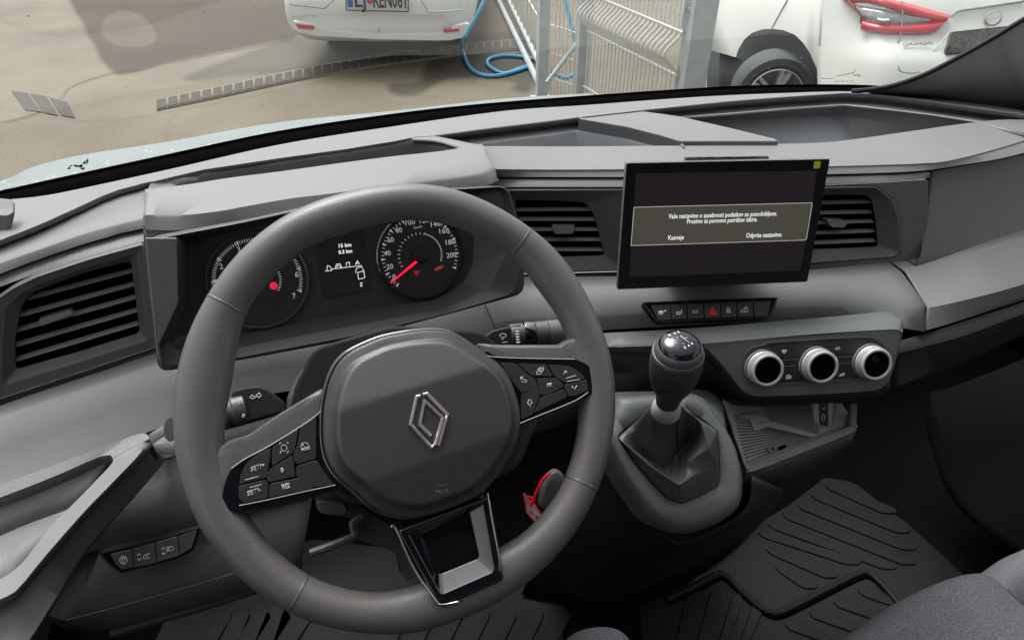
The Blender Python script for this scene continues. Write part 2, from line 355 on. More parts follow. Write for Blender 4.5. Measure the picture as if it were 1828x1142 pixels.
# binnacle hood over the dials
h1 = [(260, 342), (331, 334), (413, 321), (500, 310), (600, 296), (700, 283), (766, 276), (807, 270.6), (826, 266), (845, 263), (862, 261)]
hm = [(258.5, 386), (298, 386), (339, 385.5), (397, 378.5), (446, 369.5), (519, 357), (587, 348.5), (757, 325.5), (846, 313), (868, 305), (877, 299)]
h2 = [(258, 389), (298, 390), (339, 389), (397, 382), (446, 373), (519, 360.5), (587, 352), (757, 329), (848, 317), (874, 309.5), (882, 303)]
h3 = [(258, 406), (298, 408), (344, 406), (413, 395), (450, 389.5), (519, 378), (587, 369), (757, 345), (848, 332), (875, 326), (885, 319)]
hh = rz(1.655, h1); facet = rz(1.653, [(260, 350), (331, 350), (413, 350), (460, 345), (519, 335), (600, 325), (700, 312), (780, 300), (830, 292), (855, 284), (868, 278)])
loft('binnacle_hood', [drop(hh, -.045), drop(hh, -.003), hh, facet, rz(1.652, hm), rz(1.650, h2), rz(1.641, h3), drop(rz(1.641, h3), -.003, .02)], PAD, dash, k=5, bev=0, sharp=50)
h4 = [(258, 410), (298, 411.5), (344, 410), (413, 399), (450, 393), (519, 382), (587, 372), (757, 349), (848, 336), (875, 330.5), (888, 323)]
h5 = [(258, 424), (298, 423), (350, 421), (413, 412), (450, 404), (519, 392), (587, 381), (757, 357), (848, 343.5), (878, 337), (890, 331)]
loft('binnacle_lip', [drop(rz(1.637, h4), 0, .02), rz(1.637, h4), rz(1.629, h5), drop(rz(1.626, h5), -.004, .05)], MID, dash, k=5)
tr = rz(1.643, [(263, 341), (266, 333), (275, 325), (315, 315.5), (364, 304), (500, 283.5), (620, 267), (700, 254), (741, 247.5), (774, 250.5), (798, 256.6), (826, 266)])
tin = [v.lerp(tr[6], .10 if i_ < 4 else .03) for i_, v in enumerate(tr)]
loft('binnacle_tray', [tr, [v+Vector((0, -.004, -.008)) for v in tin], [v+Vector((0, -.015, -.05)) for v in tin], drop(rz(1.60, [(263, 341), (300, 345), (330, 345), (380, 345), (450, 340), (520, 330), (600, 325), (700, 310), (766, 300), (790, 295), (810, 285), (826, 280)]), -.01)], MID, dash, k=4)
loft('tray_rim', [rz(1.644, [(735, 246.5), (775, 243.5), (805, 248.5), (844, 256.5), (870, 262)]), rz(1.646, [(735, 249), (774, 251.5), (798, 257), (826, 266.5), (850, 272)])], PAD, dash, k=5)
# middle tray
def tray(name, step_top, step_bot, inner, floorz, seq):
    s = rz(1.643, step_top); sb = rz(1.628, step_bot); i0 = rz(1.627, inner)
    loft(name+'_step', [s, sb, i0], PAD, dash, k=1, lin=True, bev=.0015)
    return i0
st = [(775, 244.2), (864, 232.2), (1000, 215.8), (1032.5, 211.8), (1120, 227), (1176, 241), (1215.5, 253), (1221, 262)]
sbm = [(795, 250), (864, 241.5), (1000, 224.6), (1031, 220.3), (1102, 233.5), (1155, 249), (1190, 260), (1200, 266)]
inn = [(838, 259), (900, 251), (1000, 238.6), (1028, 234), (1078, 241), (1120, 249.5), (1158, 260), (1170, 265)]
i0 = tray('middle_tray', st, sbm, inn, 1.58, None)
fl = [v+Vector((0, -.012, -.035)) for v in i0]
loft('middle_tray_well', [i0, fl], TRAYM, dash, k=1, lin=True, bev=.002)
loft('middle_tray_floor', [fl, rz(1.583, [(838, 300), (900, 300), (1000, 300), (1028, 300), (1078, 300), (1120, 300), (1158, 300), (1170, 300)])], TRAYM, dash, k=1, lin=True)
# right tray
st = [(1150, 198.8), (1300, 183.2), (1400, 175.2), (1508, 168.2), (1568, 171.5), (1650, 181), (1740, 193.5), (1818, 205.5), (1900, 224)]
sbm = [(1178, 204), (1300, 191.3), (1400, 184), (1508, 179), (1545, 180), (1650, 193), (1747, 205.5), (1818, 214), (1900, 232)]
inn = [(1212, 212), (1300, 205.5), (1419, 195), (1505, 189), (1515, 189.5), (1598, 198), (1660, 205.5), (1741, 218), (1770, 224)]
i0 = tray('right_tray', st, sbm, inn, 1.57, None)
loft('right_tray_corner', [rz(1.628, [(1818, 214), (1900, 232)]), rz(1.641, [(1741, 218), (1840, 245)])], PAD, dash, k=1, lin=True)
wb = rz(1.600, [(1212, 222), (1300, 215), (1419, 209), (1500, 204.5), (1512, 207), (1560, 216), (1640, 228), (1741, 240), (1770, 250)])
fb = rz(1.565, [(1240, 262), (1300, 262), (1419, 260), (1500, 258), (1523, 250), (1600, 258), (1700, 262), (1741, 265), (1770, 270)])
loft('right_tray_well', [i0, [a_.lerp(b_, .5)+Vector((0, 0, .004)) for a_, b_ in zip(i0, wb)], wb, fb], TRAYM, dash, k=1, lin=True, bev=.004, seg=3)
# raised cover between the trays
cv = [(1032, 211.5), (1148, 198.5), (1183, 203), (1216, 208), (1300, 227), (1383, 247), (1390, 252), (1215, 252), (1176, 240.5), (1120, 226.5)]
f_top = rz(1.646, cv); cc = sum(f_top, Vector())/len(f_top)
V = f_top+drop(f_top, -.03); n = len(f_top)
mk('speaker_cover', V, [tuple(range(n)), tuple(range(2*n-1, n-1, -1))]+[(i, i+n, (i+1) % n+n, (i+1) % n) for i in range(n)], PAD, dash, bev=.002)
# front of the top pad, centre and right
r0 = [(850, 262), (880, 261), (1000, 261.5), (1100, 261), (1220, 260), (1300, 259), (1395, 257), (1467, 254.6), (1526, 248.6), (1628, 234), (1741, 218), (1828, 228), (2000, 260)]
r0 = [(862, 262), (885, 261), (1000, 261.5), (1100, 261), (1220, 260), (1300, 259), (1395, 257), (1467, 254.6), (1526, 248.6), (1628, 234), (1741, 218.5), (1828, 214), (2000, 232)]
r1 = [(872, 301.5), (920, 302.5), (1000, 303), (1100, 302.5), (1200, 301), (1300, 300), (1400, 299), (1481, 297), (1591, 294), (1643, 292), (1704, 285), (1828, 251), (2000, 190)]
r2 = [(874, 304), (920, 304.5), (1000, 305), (1100, 304.5), (1200, 303), (1300, 302), (1400, 301), (1481, 299.5), (1591, 296.5), (1646, 294), (1706, 287), (1828, 253.5), (2000, 193)]
r3 = [(876, 316), (920, 316), (1000, 316), (1100, 316), (1200, 315.5), (1300, 315), (1400, 313), (1481, 311), (1591, 308), (1651, 304), (1710, 295.5), (1828, 273), (2000, 215)]
def rzl(z, pts): return [Pz(x, y, z+.012*max(0, 1-(x-862)/70)) for x, y in pts]
R0 = rzl(1.640, r0)
loft('pad_centre', [drop(R0, -.03), R0, rzl(1.638, r1), rzl(1.636, r2), rz(1.630, r3), drop(rz(1.629, r3), -.002, .03)], PAD, dash, k=4, sharp=40)
r4 = [(876, 321.5), (920, 321.5), (1000, 321.5), (1100, 321.5), (1200, 321), (1300, 320), (1400, 318.5), (1481, 316.5), (1591, 313.5), (1660, 308.5)]
r5 = [(876, 334), (920, 334), (1000, 334), (1100, 334), (1200, 333), (1300, 332), (1400, 330.5), (1481, 328), (1591, 325), (1661, 318)]
loft('vent_ledge', [drop(rz(1.626, r4), 0, .03), rz(1.626, r4), rz(1.620, r5), drop(rz(1.617, r5), -.003, .03)], MID, dash, k=4)
# dark backing behind all the gaps
loft('dash_backing', [drop(rz(1.62, [(-330, 600), (0, 480), (258, 400), (600, 350), (880, 310), (1300, 305), (1640, 300), (1828, 262), (2000, 205)]), 0, .03), drop(rz(1.30, [(-330, 900), (0, 830), (300, 800), (600, 760), (900, 720), (1300, 720), (1640, 690), (1828, 650), (2000, 600)]), 0, .09)], VOID, dash, k=3)
# light trim band
t1 = [(-330, 880), (-150, 810), (0, 751), (100, 716), (200, 682), (292, 651), (430, 629), (500, 620), (640, 592), (700, 578), (792, 550), (860, 533), (919, 516), (1000, 514), (1100, 513), (1250, 511), (1400, 506), (1500, 498), (1610, 486)]
m1 = [(-330, 960), (-150, 880), (0, 800), (100, 765), (200, 730), (292, 700), (430, 665), (500, 655), (640, 635), (700, 622), (792, 600), (860, 582), (919, 570), (1000, 565), (1100, 562), (1250, 555), (1400, 549), (1500, 546), (1652, 543)]
b1 = [(-330, 1200), (-150, 1060), (0, 900), (100, 850), (200, 800), (292, 760), (430, 715), (500, 700), (640, 680), (700, 665), (792, 640), (860, 618), (919, 600), (1000, 595), (1093, 588), (1250, 580), (1400, 573), (1500, 568), (1650, 592)]
b0 = [(x, y+4) for x, y in b1]
loft('trim_band', [drop(rz(1.505, t1), 0, .03), rz(1.505, t1), rz(1.486, m1), rz(1.462, b1), drop(rz(1.455, b0), 0, .05)], TRIM, dash, k=3, sharp=70)
def zr(zs, pts): return [Pz(x, y, z) for (x, y), z in zip(pts, zs)]
t2 = [(1616, 484), (1640, 478), (1700, 463), (1760, 447), (1828, 428), (2000, 375)]
m2 = [(1657, 549), (1680, 545), (1720, 536), (1780, 521), (1828, 507), (2000, 455)]
b2 = [(1650, 590), (1680, 582), (1720, 570), (1780, 550), (1828, 535), (2000, 480)]
loft('trim_band_end', [drop(zr([1.505, 1.506, 1.51, 1.514, 1.516, 1.52], t2), 0, .03), zr([1.505, 1.506, 1.51, 1.514, 1.516, 1.52], t2), zr([1.486, 1.485, 1.484, 1.482, 1.48, 1.478], m2), zr([1.462, 1.458, 1.452, 1.448, 1.445, 1.44], b2), drop(zr([1.455, 1.45, 1.445, 1.44, 1.437, 1.43], b2), 0, .05)], TRIM, dash, k=4, sharp=25)
# glovebox lid
g1_ = [(1663, 307), (1700, 300), (1828, 276), (2000, 222)]
g2_ = [(1661, 322), (1700, 315), (1828, 290), (2000, 236)]
g3_ = [(1646, 455), (1680, 448), (1828, 405), (2000, 350)]
g4_ = [(1633, 473), (1680, 462), (1828, 422), (2000, 366)]
loft('glovebox_lid', [drop(rz(1.62, g1_), 0, .02), rz(1.617, g1_), rz(1.606, g2_), rz(1.520, g3_), rz(1.508, g4_), drop(rz(1.504, g4_), 0, .03)], MID, dash, k=4, sharp=25)
# dark shelf under the trim on the passenger side
loft('passenger_shelf', [rz(1.452, [(1590, 612), (1650, 596), (1720, 574), (1828, 539), (2000, 484)]), rz(1.442, [(1590, 632), (1650, 617), (1720, 598), (1828, 558), (2000, 500)]), rz(1.437, [(1590, 636), (1650, 621), (1720, 602), (1828, 562), (2000, 504)]), rz(1.40, [(1590, 690), (1650, 667), (1720, 640), (1828, 590), (2000, 530)]), rz(1.39, [(1588, 694), (1650, 671), (1720, 644), (1828, 594), (2000, 534)]), drop(rz(1.36, [(1590, 694), (1650, 671), (1720, 644), (1828, 594), (2000, 534)]), 0, .1)], BLACK, dash, k=3)
# lower apron, driver side
apr = loft('lower_apron', [rz(1.462, [(60, 870), (150, 838), (250, 802), (300, 790), (430, 760), (560, 720)]), rz(1.452, [(60, 885), (150, 852), (250, 812), (320, 806), (430, 780), (560, 740)]), rz(1.43, [(60, 925), (150, 890), (250, 870), (330, 850), (430, 820), (560, 780)]), rz(1.40, [(60, 1010), (180, 980), (260, 962), (357, 940), (430, 918), (560, 880)])], MID, dash, k=4, sharp=60)
loft('knee_panel', [drop(rz(1.40, [(60, 1012), (180, 985), (260, 967), (357, 945), (430, 922), (560, 885)]), 0, .008), rz(1.34, [(60, 1070), (110, 1106), (200, 1080), (357, 1042), (430, 1022), (540, 990)]), rz(1.32, [(60, 1085), (115, 1120), (210, 1120), (357, 1082), (430, 1060), (540, 1020)])], DARK, dash, k=4)
tube('knee_panel_seam', [Pz(118, 1106, 1.340), Pz(200, 1085, 1.342), Pz(300, 1057, 1.345), Pz(420, 1022, 1.347)], .0006, MID, dash, k=3, seg=6)
tube('knee_panel_edge', [P(200, 1128, .79), P(280, 1103, .80), P(360, 1080, .81), P(460, 1048, .83)], .007, DARK, dash, k=4)
# sweep of dark plastic below the trim, centre
loft('centre_apron', [rz(1.452, [(930, 612), (1000, 602), (1090, 594), (1200, 588), (1300, 582)]), rz(1.442, [(930, 640), (1000, 634), (1090, 627), (1200, 622), (1300, 616)]), rz(1.40, [(930, 700), (1000, 690), (1090, 668), (1200, 664), (1300, 660)]), rz(1.36, [(930, 780), (1000, 760), (1090, 730), (1200, 712), (1300, 706)])], DARK, dash, k=4, sharp=25)
tube('trim_joint', [Pz(862, 536, 1.507), Pz(872, 558, 1.497), Pz(882, 582, 1.487), Pz(888, 600, 1.48)], .0006, VOID, dash, k=3, seg=6)

# ================================================================ AIR VENTS
def vent(label, fr, panel, opening, slats, tab, prof, m, depth=.03, pr=.006):
    t = thing('air_vent', label, 'air vent', fr.at(*opening[0]), 'louvred air vents in the dashboard')
    bezel('frame', fr, panel, opening, prof, m, t, r=pr, ri=.005, cap=False)
    bezel('duct', fr, opening, opening, [(0, prof[-1][1]), (0, -depth)], VOID, t, r=.005, cap=True)
    h = prof[-1][1]-.004
    for (x0, y0), (x1, y1) in slats:
        a = fr.two(x0, y0, h); b = fr.two(x1, y1, h); d = (b-a).normalized(); nn = Vector((-d.y, d.x)); th = .0011
        V = []
        for p in (a, b):
            for u, hh in ((th, h-.002), (-th, h+.0004), (-th*.6+.002, h-.008), (th+.002, h-.008)): V.append(fr.w(*(p+nn*u), hh))
        mk('slat', V, [(0, 1, 2, 3), (7, 6, 5, 4), (0, 4, 5, 1), (1, 5, 6, 2), (2, 6, 7, 3), (3, 7, 4, 0)], SLAT, t, bev=.0004)
    o = prism('tab', fr, tab, h-.008, h+.008, SLAT, t, r=.002, bev=.001)
    return t
FV = Frame(130, 560, .80, 14, 16)
v1 = q(ZV, [(-60, 470), (60, 385), (180, 325), (450, 235), (735, 155), (765, 400), (800, 682), (400, 812), (-60, 965), (-60, 700)])
v2 = q(ZV, [(98, 500), (130, 445), (175, 410), (420, 318), (665, 255), (690, 430), (712, 625), (400, 722), (72, 815), (70, 660)])
vent('air vent left of the dials with a silvery tab on its middle slat', FV, v1, v2,
     [q(ZV, s) for s in ([(140, 441), (677, 299)], [(96, 528), (686, 368)], [(80, 605), (692, 434)], [(74, 681), (699, 501)], [(68, 757), (707, 567)])],
     q(ZV, [(195, 548), (360, 498), (378, 518), (205, 580)]), [(0, -.02), (0, .0015), (.03, .003), (.06, .001), (.55, -.001), (1, -.012)], DARKS)
prism('vent_side_panel', FV, [(-330, 640), (-24, 528), (-24, 735), (-330, 890)], -.02, .0005, MID, dash, bev=.002)
sv = q(ZV, [(-60, 975), (400, 824), (803, 693), (832, 776), (400, 918), (-60, 1075)])
prism('vent_sill', FV, sv, -.02, .002, DARK, dash, bev=.0015)
tube('vent_sill_bead', [FV.at(*p, .003) for p in q(ZV, [(-40, 962), (400, 818), (798, 684)])], .0009, MID, dash, k=2, seg=8)
FC = Frame(1000, 420, .985, -14, 16)
c1 = [(894, 339), (1010, 338.5), (1125, 338), (1122, 410), (1118, 484), (1010, 486), (921, 488), (908, 420)]
c2 = [(919, 360), (1000, 361), (1046, 364), (1062, 385), (1081, 459), (1010, 462), (938, 464), (930, 420)]
vent('air vent between the steering wheel and the display screen', FC, c1, c2,
     [[(919, 376), (1056, 375)], [(922, 393), (1063, 393)], [(926, 411), (1068, 411)], [(930, 429), (1073, 429)], [(936, 447), (1077, 447)]],
     [(985, 404), (1027, 404), (1023, 417), (991, 418)], [(0, -.02), (0, .002), (.12, .002), (.5, -.004), (1, -.011)], DARKS)
prism('vent_sill', FC, [(921, 491), (1118, 485), (1118, 514), (924, 520)], -.02, .003, DARK, dash, bev=.002)
tube('vent_sill_bead', [FC.at(921, 489.5, .003), FC.at(1010, 487.5, .003), FC.at(1118, 484.5, .003)], .0009, SATIN, dash, k=2, seg=8)
FX = Frame(1550, 400, 1.0, -10, 16)
p1 = [(1430, 331), (1560, 326), (1655, 320), (1652, 380), (1643, 448), (1626, 476), (1600, 488), (1430, 506)]
p2 = q(ZF, [(-20, 168), (200, 163), (322, 160), (405, 225), (438, 330), (441, 478), (415, 500), (-20, 535)])
bezel('vent_surround', FX, p1, p2, [(0, -.02), (0, .004), (1, .004), (1, -.004)], MID, dash, r=.004, ri=.006)
p3 = q(ZF, [(-20, 215), (150, 212), (300, 213), (328, 240), (345, 330), (357, 458), (330, 462), (-20, 476)])
vent('air vent on the right of the display screen', FX, q(ZF, [(-18, 170), (200, 165), (320, 163), (403, 228), (435, 331), (438, 476), (413, 498), (-18, 532)]), p3,
     [q(ZF, s) for s in ([(-10, 250), (318, 242)], [(-10, 298), (332, 290)], [(-10, 345), (340, 335)], [(-10, 393), (346, 380)], [(-10, 440), (352, 425)])],
     q(ZF, [(92, 322), (190, 330), (192, 345), (178, 362), (118, 360)]), [(0, -.01), (0, .005), (.12, .006), (.3, .002), (1, -.01)], DARKS)

# ================================================================ INSTRUMENT CLUSTER
FI = Frame(620, 500, .845, 5, 24)
clu = thing('instrument_cluster', 'instrument cluster with two round dials behind the steering wheel', 'instrument cluster', FI.o)
hs_k = [h_[-1] for h_ in (hh, rz(1.652, hm), rz(1.649, h2), rz(1.630, h3))]
A = [(330, 436), (450, 405), (650, 360), (842, 345), (846, 412), (843, 474), (827, 503), (775, 531), (600, 562), (430, 592), (370, 602), (330, 600)]
B = [(322, 424), (450, 395), (650, 352), (885, 336), (895, 400), (896, 443), (867, 510), (785, 545), (610, 578), (430, 612), (350, 622), (305, 612)]
Co = [(262, 424), (450, 390), (650, 345), (893, 331), (912, 400), (921, 480), (921, 517), (792, 552), (640, 592), (430, 631), (350, 640), (292, 652)]
bezel('housing', FI, B, A, [(0, .022), (0, .026), (1, 0)], HOUSE, clu, r=.006)
bezel('outer_housing', FI, Co, B, [(0, -.01), (0, .034), (.3, .036), (1, .026)], HOUSE, clu, r=.014)
pts = [FI.two(x, y) for x, y in A]; V = [FI.w(v.x*1.02, v.y*1.02, -.001) for v in pts]; V += [v-FI.n*.006 for v in V]; n = len(pts)
mk('face_panel', V, [tuple(range(n)), tuple(range(2*n-1, n-1, -1))]+[(i, i+n, (i+1) % n+n, (i+1) % n) for i in range(n)], DFACE2, clu)
chk = [(258, 424), (317, 424), (320, 540), (285, 616), (291, 652), (281, 640), (270, 540)]
mk('left_cheek', [FI.at(x, y, .05) for x, y in chk]+[FI.at(x, y, .0) for x, y in chk], [tuple(range(7)), tuple(range(13, 6, -1))]+[(i, i+7, (i+1) % 7+7, (i+1) % 7) for i in range(7)], MID, clu, bev=.003, seg=3)
mk('left_cheek_inner', [FI.at(x, y, h) for x, y, h in [(317, 424, .05), (320, 540, .05), (285, 616, .05), (331, 436, .005), (332, 545, .005), (300, 625, .005)]], [(0, 1, 4, 3), (1, 2, 5, 4)], DARK, clu)
def dial(cx, cy, R, ring, lab):
    c = FI.two(cx, cy); R3 = (FI.two(cx+R, cy)-FI.two(cx-R, cy)).length/2
    def circ2(r, h, n=72): return [FI.w(c.x+r*math.cos(2*math.pi*i/n), c.y+r*math.sin(2*math.pi*i/n), h) for i in range(n)]
    prof = [(R3*1.09, 0), (R3*1.08, .006), (R3*1.05, .007), (R3*1.04, .001)]
    V = []; n = 72; Fc = []
    for r, h in prof: V += circ2(r, h)
    for j in range(len(prof)-1):
        for i in range(n): Fc.append((j*n+i, j*n+(i+1) % n, (j+1)*n+(i+1) % n, (j+1)*n+i))
    mk('dial_ring', V, Fc, GLOSS if ring else DARKS, clu)
    V = circ2(R3*1.045, .0012); mk('dial_face', V+[v-FI.n*.001 for v in V], [tuple(range(n)), tuple(range(2*n-1, n-1, -1))], DFACE, clu, sharp=180)
    return c, R3
def ticks(name, c, R3, a0, a1, nmaj, nmin, big=.95, m=DIALW, ln=.07, tri=True):
    V = []; Fc = []
    def quad(a, r0, r1, w0, w1):
        d = Vector((math.cos(a), math.sin(a))); e_ = Vector((-d.y, d.x)); i = len(V)
        for hh in (.0016, .002):
            for v in (d*r0-e_*w0, d*r1-e_*w1, d*r1+e_*w1, d*r0+e_*w0): V.append(FI.w(*(c+v), hh))
        Fc.extend([(i+4, i+5, i+6, i+7)]+[(i+j, i+(j+1) % 4, i+4+(j+1) % 4, i+4+j) for j in range(4)])
    N_ = nmaj*nmin
    for i in range(N_+1):
        a = math.radians(a0+(a1-a0)*i/N_)
        if i % nmin == 0 and tri: quad(a, R3*(big-.10), R3*big*1.01, .00015, R3*.032)
        else: quad(a, R3*(big-ln), R3*big, R3*.008, R3*.008)
    return mk(name, V, Fc, m, clu, orient=False, sharp=180, kind='stuff')
# speedometer
c, R3 = dial(750, 455.5, 72, True, '')
ticks('tick_marks', c, R3, 222, -30, 11, 4)
ticks('inner_ticks', c, R3, 200, 70, 1, 12, big=.56, tri=False, ln=.06); ticks('inner_ticks', c, R3, 70, -25, 1, 26, big=.55, tri=False, ln=.035)
for s, x, y in (('0', 1188, 437), ('20', 1163, 377), ('40', 1149, 300), ('60', 1168, 222), ('80', 1216, 165), ('100', 1282, 120), ('120', 1365, 108), ('140', 1430, 130), ('160', 1480, 170), ('180', 1517, 235), ('200', 1522, 310)):
    (px, py), = q(ZU, [(x, y)]); w_ = 2.9*len(s)
    text('numeral', FI, s, (px-w_, py+4.5+w_*.12), (px+w_, py+4.5-w_*.12), 9, .0018, DIALW, clu, bold=.01)
text('unit_text', FI, 'km/h', (739, 409), (754, 406.5), 5, .0018, DIALW, clu)
(nx, ny), (tx, ty) = q(ZU, [(1322, 345), (1166, 474)])
a_ = FI.two(nx, ny, .004); b_ = FI.two(tx, ty, .004); dn = (b_-a_).normalized(); en = Vector((-dn.y, dn.x))
mk('needle', [FI.w(*(a_+en*.0019), .004), FI.w(*(a_-en*.0019), .004), FI.w(*(b_-en*.0009), .004), FI.w(*(b_+en*.0009), .004), FI.w(*a_, .006), FI.w(*b_, .005)], [(0, 1, 2, 3), (0, 4, 5, 3), (1, 2, 5, 4), (0, 1, 4), (3, 5, 2)], REDG, clu)
lathe('needle_hub', FI.w(c.x, c.y, .001), FI.n, [(0, R3*.19), (.005, R3*.18), (.0065, R3*.15), (.0066, 0.0001)], BLACK, clu)
strokes('warning_lamp', FI, [q(ZU, [(1302, 408), (1335, 408), (1318, 428), (1302, 408)]), q(ZU, [(1308, 415), (1330, 415)])], 2.6, .0018, REDP, clu)
strokes('warning_lamp', FI, [q(ZU, [(1425, 395), (1450, 380), (1473, 376)]), q(ZU, [(1430, 400), (1465, 385)])], 3.0, .0018, ORANGE, clu)
# rev counter
c, R3 = dial(461, 500.5, 85, False, '')
ticks('tick_marks', c, R3, 204, -26, 7, 10)
ticks('inner_ticks', c, R3, 50, -38, 1, 14, big=.5, tri=False, ln=.05)
for s, x, y in (('1', 150, 470), ('2', 183, 378), ('3', 285, 280), ('4', 400, 250), ('5', 520, 300), ('6', 622, 425), ('7', 607, 550)):
    (px, py), = q(ZU, [(x, y)]); text('numeral', FI, s, (px-3, py+5), (px+3, py+4), 10, .0018, DIALW, clu, bold=.01)
(px, py), = q(ZU, [(485, 490)])
lathe('red_lamp', FI.at(px, py, .001), FI.n, [(0, .0046), (.0012, .0046), (.0018, .003), (.0019, .0001)], REDD, clu, seg=24)
# lcd
lq = q(ZU, [(725, 196), (1000, 165), (1055, 510), (780, 565)])
prism('lcd', FI, lq, -.003, .0012, LCD, clu, bev=.0004)
text('lcd_text', FI, '15 km', *q(ZU, [(865, 268), (938, 260)]), 6.4, .0014, WGLOW, clu, bold=.02)
text('lcd_text', FI, '0.3 km', *q(ZU, [(864, 305), (943, 296)]), 6.4, .0014, WGLOW, clu, bold=.02)
strokes('lcd_icons', FI, [q(ZU, l) for l in ([(785, 404), (822, 400), (826, 392), (998, 372)], [(795, 398), (798, 372), (812, 376), (822, 392)], [(845, 385), (850, 364), (872, 362), (880, 382), (862, 370), (845, 385)],
    [(908, 376), (908, 356), (926, 352), (926, 372)], [(962, 366), (972, 344), (984, 362), (972, 356), (962, 366)],
    [(962, 415), (966, 392), (978, 382), (998, 380), (1008, 398), (1008, 408)], [(974, 412), (1010, 404), (1016, 442), (980, 452), (974, 412)], [(988, 474), (1000, 472), (990, 492), (1002, 490)])], .9, .0014, WGLOW, clu)
# ================================================================ STEERING WHEEL
FW = Frame(735, 740, .60, 4, 44)
wh = thing('steering_wheel', 'three spoke grey leather steering wheel turned slightly left', 'steering wheel', FW.o)
OUT = [(700, 330.5), (621, 344), (553, 365), (498, 392), (451, 429), (410, 470), (372, 527), (345, 576), (324, 634), (311, 700), (310, 750), (314, 812), (328, 863), (352, 932), (393, 990), (445, 1045), (506, 1086), (572, 1114), (640, 1126), (690, 1131), (759, 1124), (827, 1100), (896, 1069), (964, 1018), (1016, 963), (1062, 880), (1085, 812), (1095, 750), (1094, 668), (1083, 617), (1059, 556), (1031, 501), (997, 453), (946, 409), (881, 368), (820, 342), (758, 330)]
INN = [(758, 393), (700, 395), (621, 416), (570, 432), (533, 453), (498, 484), (464, 520), (438, 560), (428, 605), (420, 658), (411, 705), (402, 760), (404, 830), (420, 880), (445, 917), (472, 959), (503, 990), (547, 1024), (606, 1048), (657, 1057), (700, 1056), (748, 1040), (810, 1015), (892, 975), (930, 956), (964, 921), (992, 887), (1011, 849), (1025, 801), (1033, 750), (1033, 690), (1024, 640), (1009, 593), (984, 546), (960, 518), (936, 481), (915, 455), (895, 441), (854, 423), (809, 402)]
wc = Vector((0, .013))
def polar(tr_):
    L = sorted(((math.atan2((v-wc).y, (v-wc).x), (v-wc).length) for v in (FW.two(*p) for p in tr_)))
    def f(a):
        a = (a+math.pi) % (2*math.pi)-math.pi
        for i in range(len(L)):
            a0, r0 = L[i-1]; a1, r1 = L[i]
            if i == 0: a0 -= 2*math.pi
            if a0 <= a <= a1: return r0+(r1-r0)*(a-a0)/(a1-a0)
        a0, r0 = L[-1]; a1, r1 = L[0]; return r0+(r1-r0)*(a-a0)/(a1+2*math.pi-a0)
    return f
fo, fi = polar(OUT), polar(INN)
def sm(f, a, w=.10): return sum(f(a+w*(j/4)) for j in range(-4, 5))/9
def rimring(a, grow=1.0, seg=24):
    ro, ri = sm(fo, a), sm(fi, a); rm = (ro+ri)/2; hw = (ro-ri)/2*grow; d = Vector((math.cos(a), math.sin(a)))
    return [FW.w(*(wc+d*(rm+hw*math.cos(2*math.pi*j/seg))), .016*grow*math.sin(2*math.pi*j/seg)) for j in range(seg)]
N = 160; V = []; Fc = []; seg = 24
for i in range(N): V += rimring(2*math.pi*i/N)
for i in range(N):
    for j in range(seg): Fc.append((i*seg+j, i*seg+(j+1) % seg, (i+1) % N*seg+(j+1) % seg, (i+1) % N*seg+j))
mk('rim', V, Fc, LEATH, wh, sharp=180)
for px, py in ((404, 545), (932, 430), (1037, 862), (531, 1060)):
    v = FW.two(px, py)-wc; a = math.atan2(v.y, v.x)
    V = []; Fc = []
    for da, g in ((-.007, 1.0), (-.004, 1.022), (.004, 1.022), (.007, 1.0)): V += rimring(a+da, g)
    for i in range(3):
        for j in range(seg): Fc.append((i*seg+j, i*seg+(j+1) % seg, (i+1)*seg+(j+1) % seg, (i+1)*seg+j))
    mk('seam', V, Fc, LEATB, wh)
# leather spokes
E4 = [(0, -.012), (0, -.002), (.03, .004), (.09, .009), (.2, .0115), (.5, .012), (.9, .012)]
sl_ = [(388, 800), (404, 788), (420, 782), (443, 776), (500, 737), (573, 693), (590, 690), (600, 740), (565, 800), (400, 900), (384, 880), (375, 820)]
pillow('leather_spoke', FW, sl_, E4, LEATH, wh, r=.004)
sr_ = [(850, 612), (878, 615), (1000, 615), (1012, 605), (1030, 600), (1060, 640), (1062, 700), (1040, 720), (925, 760), (880, 700)]
pillow('leather_spoke', FW, sr_, E4, LEATH, wh, r=.004)
# gloss panels with the buttons
gl = q(ZW, [(487, 430), (462, 462), (380, 520), (250, 600), (150, 652), (88, 690), (58, 745), (38, 830), (50, 880), (100, 905), (250, 882), (400, 850), (560, 800), (600, 780), (520, 640)])
prism('gloss_panel', FW, gl, -.008, .0135, GLOSS, wh, r=.005, bev=.0022, seg=3)
gr = q(ZW, [(1225, 160), (1290, 193), (1640, 202), (1705, 232), (1752, 300), (1748, 335), (1690, 385), (1500, 460), (1385, 512), (1340, 480), (1300, 300)])
prism('gloss_panel', FW, gr, -.008, .0135, GLOSS, wh, r=.005, bev=.0022, seg=3)
GE = q(ZW, [(85, 700), (150, 655), (250, 602), (380, 522), (465, 463), (492, 432), (520, 360), (530, 290), (580, 205), (640, 165), (760, 110), (900, 85), (1000, 80), (1070, 88), (1130, 118), (1210, 172), (1290, 197), (1640, 206)])
tube('bright_edge', [FW.at(*p, .0138) for p in GE], .00055, SATIN, wh, k=5, seg=8)
tube('bright_edge', [FW.at(*p, .0142) for p in q(ZW, [(120, 868), (250, 842), (400, 808), (555, 775)])], .0005, SATIN, wh, k=3, seg=8)
tube('bright_edge', [FW.at(*p, .0142) for p in q(ZW, [(1382, 500), (1500, 452), (1640, 395), (1700, 355)])], .0005, SATIN, wh, k=3, seg=8)
HB = .0155
